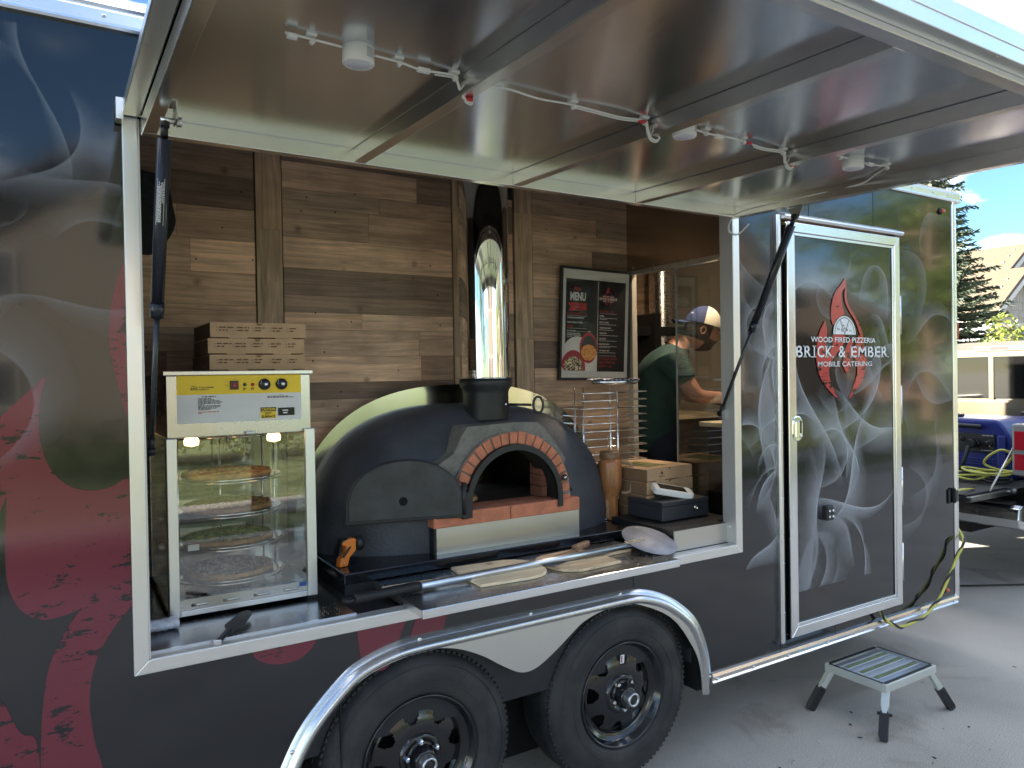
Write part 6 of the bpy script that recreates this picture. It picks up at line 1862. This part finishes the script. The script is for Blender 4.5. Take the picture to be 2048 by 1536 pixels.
# ------------------------------------------------------------------ trees
def leaf_cloud(mb, centres, n, rad, size, rng, flat_=.75):
    for i in range(n):
        c_, r_ = rng.choice(centres)
        while True:
            v = Vector((rng.uniform(-1, 1), rng.uniform(-1, 1), rng.uniform(-1, 1)))
            if .15 < v.length < 1: break
        v = v.normalized() * (v.length ** .5)
        p = c_ + Vector((v.x * r_, v.y * r_, v.z * r_ * flat_))
        nrm = (v + Vector((rng.gauss(0, .5), rng.gauss(0, .5), rng.gauss(.4, .5)))).normalized()
        u = nrm.orthogonal().normalized(); u.rotate(Matrix.Rotation(rng.uniform(0, 6.28), 3, nrm)); w_ = nrm.cross(u)
        s_ = size * rng.uniform(.6, 1.35)
        mb.add([p - u * s_, p + w_ * s_ * .55, p + u * s_, p - w_ * s_ * .55], [(0, 1, 2, 3)])
def leafmat(name, ca, cb):
    M = bpy.data.materials.new(name); M.use_nodes = True
    t = M.node_tree; b_ = t.nodes['Principled BSDF']; b_.inputs['Roughness'].default_value = .55
    g_ = nd(t, 'ShaderNodeNewGeometry'); mx_ = nd(t, 'ShaderNodeMix', data_type='RGBA')
    mx_.inputs[6].default_value = (*ca, 1); mx_.inputs[7].default_value = (*cb, 1)
    t.links.new(g_.outputs['Random Per Island'], mx_.inputs[0]); t.links.new(mx_.outputs[2], b_.inputs['Base Color'])
    tl_ = nd(t, 'ShaderNodeBsdfTranslucent'); t.links.new(mx_.outputs[2], tl_.inputs['Color'])
    ms_ = nd(t, 'ShaderNodeMixShader'); ms_.inputs[0].default_value = .35
    t.links.new(b_.outputs[0], ms_.inputs[1]); t.links.new(tl_.outputs[0], ms_.inputs[2]); t.links.new(ms_.outputs[0], t.nodes['Material Output'].inputs['Surface'])
    return M
LF = leafmat('maple_leaf', (.06, .10, .018), (.15, .20, .035)); LFY = leafmat('locust_leaf', (.11, .15, .03), (.22, .25, .05))
BARK = mat('bark', (.16, .115, .08), .9, var=.35, vscale=12, stretch=(1, 1, .25), bump=.8, bscale=30)
def tree(label, loc, h, crown, n, leaf, seed, lm=LF, trunk_r=.12, clear=.35, name='street_tree', group=None):
    rng = random.Random(seed)
    o = thing(name, label, 'tree', loc, 0, group)
    tr_ = MB()
    top = Vector((rng.uniform(-.2, .2), rng.uniform(-.2, .2), h * .8))
    tr_.tube(bez([(0, 0, -.05), (.03, .02, h * clear * .6), (top.x * .4, top.y * .4, h * .5), top], 5), [trunk_r * (1.25 - .85 * i / 15) for i in range(16)], 12)
    cen = []
    for k in range(14):
        z0 = h * rng.uniform(clear, .72); a = rng.uniform(0, 6.28); l_ = crown * rng.uniform(.55, 1.0) * (1.1 - .5 * abs(z0 / h - .55))
        e = Vector((l_ * math.cos(a), l_ * math.sin(a), z0 + rng.uniform(.1, .3) * h * .6))
        tr_.tube(bez([(top.x * .3, top.y * .3, z0), (e.x * .5, e.y * .5, z0 + (e.z - z0) * .35), tuple(e)], 4), [trunk_r * .42 * (1 - .09 * i) for i in range(9)], 6)
        cen.append((e, crown * rng.uniform(.22, .42))); cen.append((e * .6 + Vector((0, 0, z0 * .42)), crown * rng.uniform(.2, .34)))
    cen.append((Vector((0, 0, h * .85)), crown * .4))
    tr_.build('trunk', BARK, o)
    lf_ = MB(); leaf_cloud(lf_, cen, n, 1, leaf, rng)
    lf_.build('crown', lm, o, fix=False)
    return o
def spruce(label, loc, h, r0, seed, n_w=26):
    rng = random.Random(seed)
    o = thing('spruce_tree', label, 'tree', loc)
    MB().tube([(0, 0, 0), (0, 0, h * .5), (0, 0, h * .98)], [.16, .1, .015], 10).build('trunk', BARK, o)
    nd_ = MB()
    for i in range(n_w):
        u = i / (n_w - 1); z = .35 + (h - .5) * u; rad = r0 * (1 - u) ** .85 + .10
        nb_ = int(17 - 8 * u)
        for k in range(nb_):
            a = 2 * math.pi * k / nb_ + rng.uniform(-.25, .25) + i * 1.1
            L_ = rad * rng.uniform(.78, 1.12)
            d = Vector((math.cos(a), math.sin(a), 0)); sd_ = Vector((-d.y, d.x, 0))
            steps = max(4, int(L_ / .085))
            for s_ in range(steps):
                f = (s_ + 1) / steps
                q = d * L_ * f + Vector((0, 0, z - .30 * L_ * f + .26 * L_ * f * f))
                wd_ = (.05 + .26 * L_ * (1 - f) * .9) * rng.uniform(.7, 1.2) + .05
                for sg in (-1, 1):
                    for rep in range(3):
                        tip = q + (d * rng.uniform(.5, .95) + sd_ * sg * rng.uniform(.5, 1.1)) * wd_ + Vector((0, 0, rng.uniform(-.08, .05)))
                        th_ = .016 + .01 * rng.random()
                        up = Vector((0, 0, th_))
                        nd_.add([q - up, q + up, tip + up * .35, tip - up * .5], [(0, 1, 2, 3)])
                        sx_ = (tip - q).cross(Vector((0, 0, 1))).normalized() * th_
                        nd_.add([q - sx_, q + sx_, tip + sx_ * .4, tip - sx_ * .4], [(0, 1, 2, 3)])
    nd_.build('needles', leafmat('spruce_needles', (.06, .095, .07), (.16, .19, .12)), o, fix=False)
    return o
spruce('tall blue-green spruce rising behind the front corner of the trailer', (16.6, 7.25, 0), 8.2, 2.25, 4, 40)
# ------------------------------------------------------------------ houses
ROOF = mat('tan_shingles', (.105, .08, .055), .9, var=.25, vscale=3, stretch=(6, 6, 10), bump=.6, bscale=6)
TRIM = mat('white_trim', (.5, .48, .46), .6)
SHK = mat('shake_siding', (.32, .31, .29), .85, var=.16, vscale=3.5, stretch=(3, 3, 1.4), bump=.5, bscale=5)
SID = mat('grey_lap_siding', (.20, .215, .235), .8, var=.08)
WGL = mat('house_glass', (.03, .035, .04), .05, 0, ior=1.7)
HS_ = thing('house', 'grey shingled house with tan roof and twin gables beyond the truck', 'house', (0, 0, 0))
def gable(parent, xa, xb, y, zbase, zeave, zap, depth, shake_from):
    """Gable facing -y between xa and xb; ridge runs +y."""
    xm = (xa + xb) / 2; oh = .35
    MB().prism([(xa, shake_from), (xb, shake_from), (xb, zeave), (xm, zap), (xa, zeave)], 'y', y, y + depth).build('gable_wall', SHK, parent)
    for i in range(int((zap - shake_from) / .28)):            # courses of shakes stand proud
        z = shake_from + i * .28
        half = (xb - xa) / 2 if z < zeave else (xb - xa) / 2 * (zap - z) / (zap - zeave)
        x = xm - half + .02; rng = random.Random(i)
        while x < xm + half - .12:
            l = min(rng.uniform(.12, .26), xm + half - .05 - x)
            MB().box(x, x + l - .012, y - .022 - rng.uniform(0, .008), y, z, z + .275).build('shake', SHK, parent)
            x += l
    z = zbase
    while z < shake_from - .02:
        MB().prism([(y - .02, z), (y, z), (y, z + .16), (y - .005, z + .16)], 'x', xa, xb).build('lap_board', SID, parent)
        z += .16
    MB().box(xa, xb, y, y + depth, zbase, shake_from).build('lower_wall', SID, parent)
    MB().box(xa - .05, xb + .05, y - .05, y, shake_from - .04, shake_from + .10).build('band_board', TRIM, parent)
    sl = (zap - zeave) / ((xb - xa) / 2)
    for sg in (-1, 1):
        xe = xm + sg * ((xb - xa) / 2 + oh); ze = zeave - sl * oh
        MB().prism([(xm, zap + .05), (xe, ze + .05), (xe, ze + .17), (xm, zap + .19)], 'y', y - .45, y + depth + .3).build('roof_slope', ROOF, parent)
        MB().prism([(xm, zap - .14), (xe, ze - .14), (xe, ze + .06), (xm, zap + .06)], 'y', y - .48, y - .44).build('barge_board', TRIM, parent)
    return xm
gable(HS_, 28.2, 36.0, 11.9, 0, 3.7, 6.3, 9, 3.2)
gable(HS_, 27.1, 30.7, 10.6, 0, 3.75, 4.98, 1.3, 3.1)
vn = MB().box(28.25, 28.70, 10.52, 10.6, 3.80, 4.42).build('gable_vent', TRIM, HS_)
for k in range(9):
    MB().box(28.29, 28.66, 10.49, 10.52, 3.84 + k * .062, 3.875 + k * .062).build('vent_slat', SID, vn)
def simple_house(label, x0, x1, y0, y1, ze, za, wallm, roofm, face, seed, ridge='y'):
    """A house across the street: walls, pitched roof, trim, windows, door; face is the y of its street front."""
    o = thing('house', label, 'house', (0, 0, 0))
    MB().box(x0, x1, y0, y1, 0, ze).build('wall', wallm, o)
    xm = (x0 + x1) / 2; ym = (y0 + y1) / 2; oh = .5
    if ridge == 'y':
        MB().prism([(x0, ze), (x1, ze), (xm, za)], 'y', y0, y1).build('gable_wall', wallm, o)
        sl = (za - ze) / ((x1 - x0) / 2)
        for sg in (-1, 1):
            xe = xm + sg * ((x1 - x0) / 2 + oh)
            MB().prism([(xm, za), (xe, ze - sl * oh), (xe, ze - sl * oh + .18), (xm, za + .2)], 'y', y0 - .5, y1 + .5).build('roof_slope', roofm, o)
    else:
        MB().prism([(y0, ze), (y1, ze), (ym, za)], 'x', x0, x1).build('gable_wall', wallm, o)
        sl = (za - ze) / ((y1 - y0) / 2)
        for sg in (-1, 1):
            ye = ym + sg * ((y1 - y0) / 2 + oh)
            MB().prism([(ym, za), (ye, ze - sl * oh), (ye, ze - sl * oh + .18), (ym, za + .2)], 'x', x0 - .5, x1 + .5).build('roof_slope', roofm, o)
    s_ = 1 if abs(face - y1) < .01 else -1
    rng = random.Random(seed); nx = max(2, int((x1 - x0) / 3))
    for k in range(nx):
        for z in ((1.0,) if ze < 4 else (1.0, 3.7)):
            x = x0 + (x1 - x0) * (k + .5) / nx
            wn = MB().box(x - .6, x + .6, min(face, face + s_ * .06), max(face, face + s_ * .06), z, z + 1.3).build('window', TRIM, o)
            MB().box(x - .52, x + .52, min(face + s_ * .061, face + s_ * .07), max(face + s_ * .061, face + s_ * .07), z + .08, z + 1.22).build('pane', WGL, wn)
    MB().box(x0 + .5, x0 + 1.5, min(face, face + s_ * .05), max(face, face + s_ * .05), .1, 2.2).build('door', mat('door_red_brown', (.18, .05, .04), .5), o)
    return o
TANW = mat('tan_siding', (.17, .15, .125), .85, var=.1); BRNW = mat('brown_brick_wall', (.30, .20, .15), .9, var=.2)
DROOF = mat('dark_shingles', (.09, .085, .085), .9, var=.2)
simple_house('tan gabled house across the lawn, mirrored in the left end of the wrap', -3.6, 4.0, -28, -20, 4.9, 7.6, TANW, DROOF, -20, 2)
simple_house('tan house across the lawn mirrored beside the trailer door', 14.2, 21.5, -22, -14.5, 4.2, 6.9, TANW, DROOF, -14.5, 5)
simple_house('long low house far behind the camera mirrored in the door', 26, 40, -30, -20, 3.4, 6.2, BRNW, ROOF, -20, 6, 'x')
simple_house('unseen tall house added left of the trailer to shade the street beside it', -19, -9.5, 1.2, 7.2, 5.4, 8.6, TANW, DROOF, 1.2, 8, 'x')  # added out of view; sized and placed for the shade it casts on the street
tree('slim street tree mirrored in the food warmer glass', (1.74, -5.94, 0), 11.5, 2.4, 3600, .085, 3, LF, .085, .66)
tree('broad sunlit maple mirrored in the wrap right of the door', (23.5, -10.8, 0), 8.6, 4.0, 5200, .15, 5, LF, .2, .2, 'maple_tree')
tree('sunlit maple further along the pavement mirrored in the wrap', (30.5, -12.5, 0), 9.5, 4.4, 4200, .18, 6, LF, .2, .18, 'maple_tree')
tree('yellow-green garden tree reaching in at the right edge of the photo', (14.6, 3.55, 0), 3.35, 1.0, 2600, .05, 12, LFY, .06, .5, 'garden_tree')
tree('young garden tree behind the camera beside the tan house', (-7.0, -9.5, 0), 6.0, 2.4, 2600, .10, 15, LF, .1, .3, 'garden_tree')
tree('low round tree mirrored in the flue', (7.5, -9.5, 0), 4.8, 2.0, 2600, .09, 16, LFY, .1, .25, 'garden_tree')
hd3 = MB(); rh = random.Random(40)
cen = [(Vector((x, -13.2 + rh.uniform(-.3, .3), rh.uniform(.35, .75))), rh.uniform(.45, .8)) for x in [(-4 + k * .55) for k in range(34)]]
leaf_cloud(hd3, cen, 9000, 1, .06, rh)
hg_ = hd3.build('hedge', LF, fix=False); tag(hg_, 'clipped green hedge along the lawn mirrored in the food warmer glass', 'hedge')
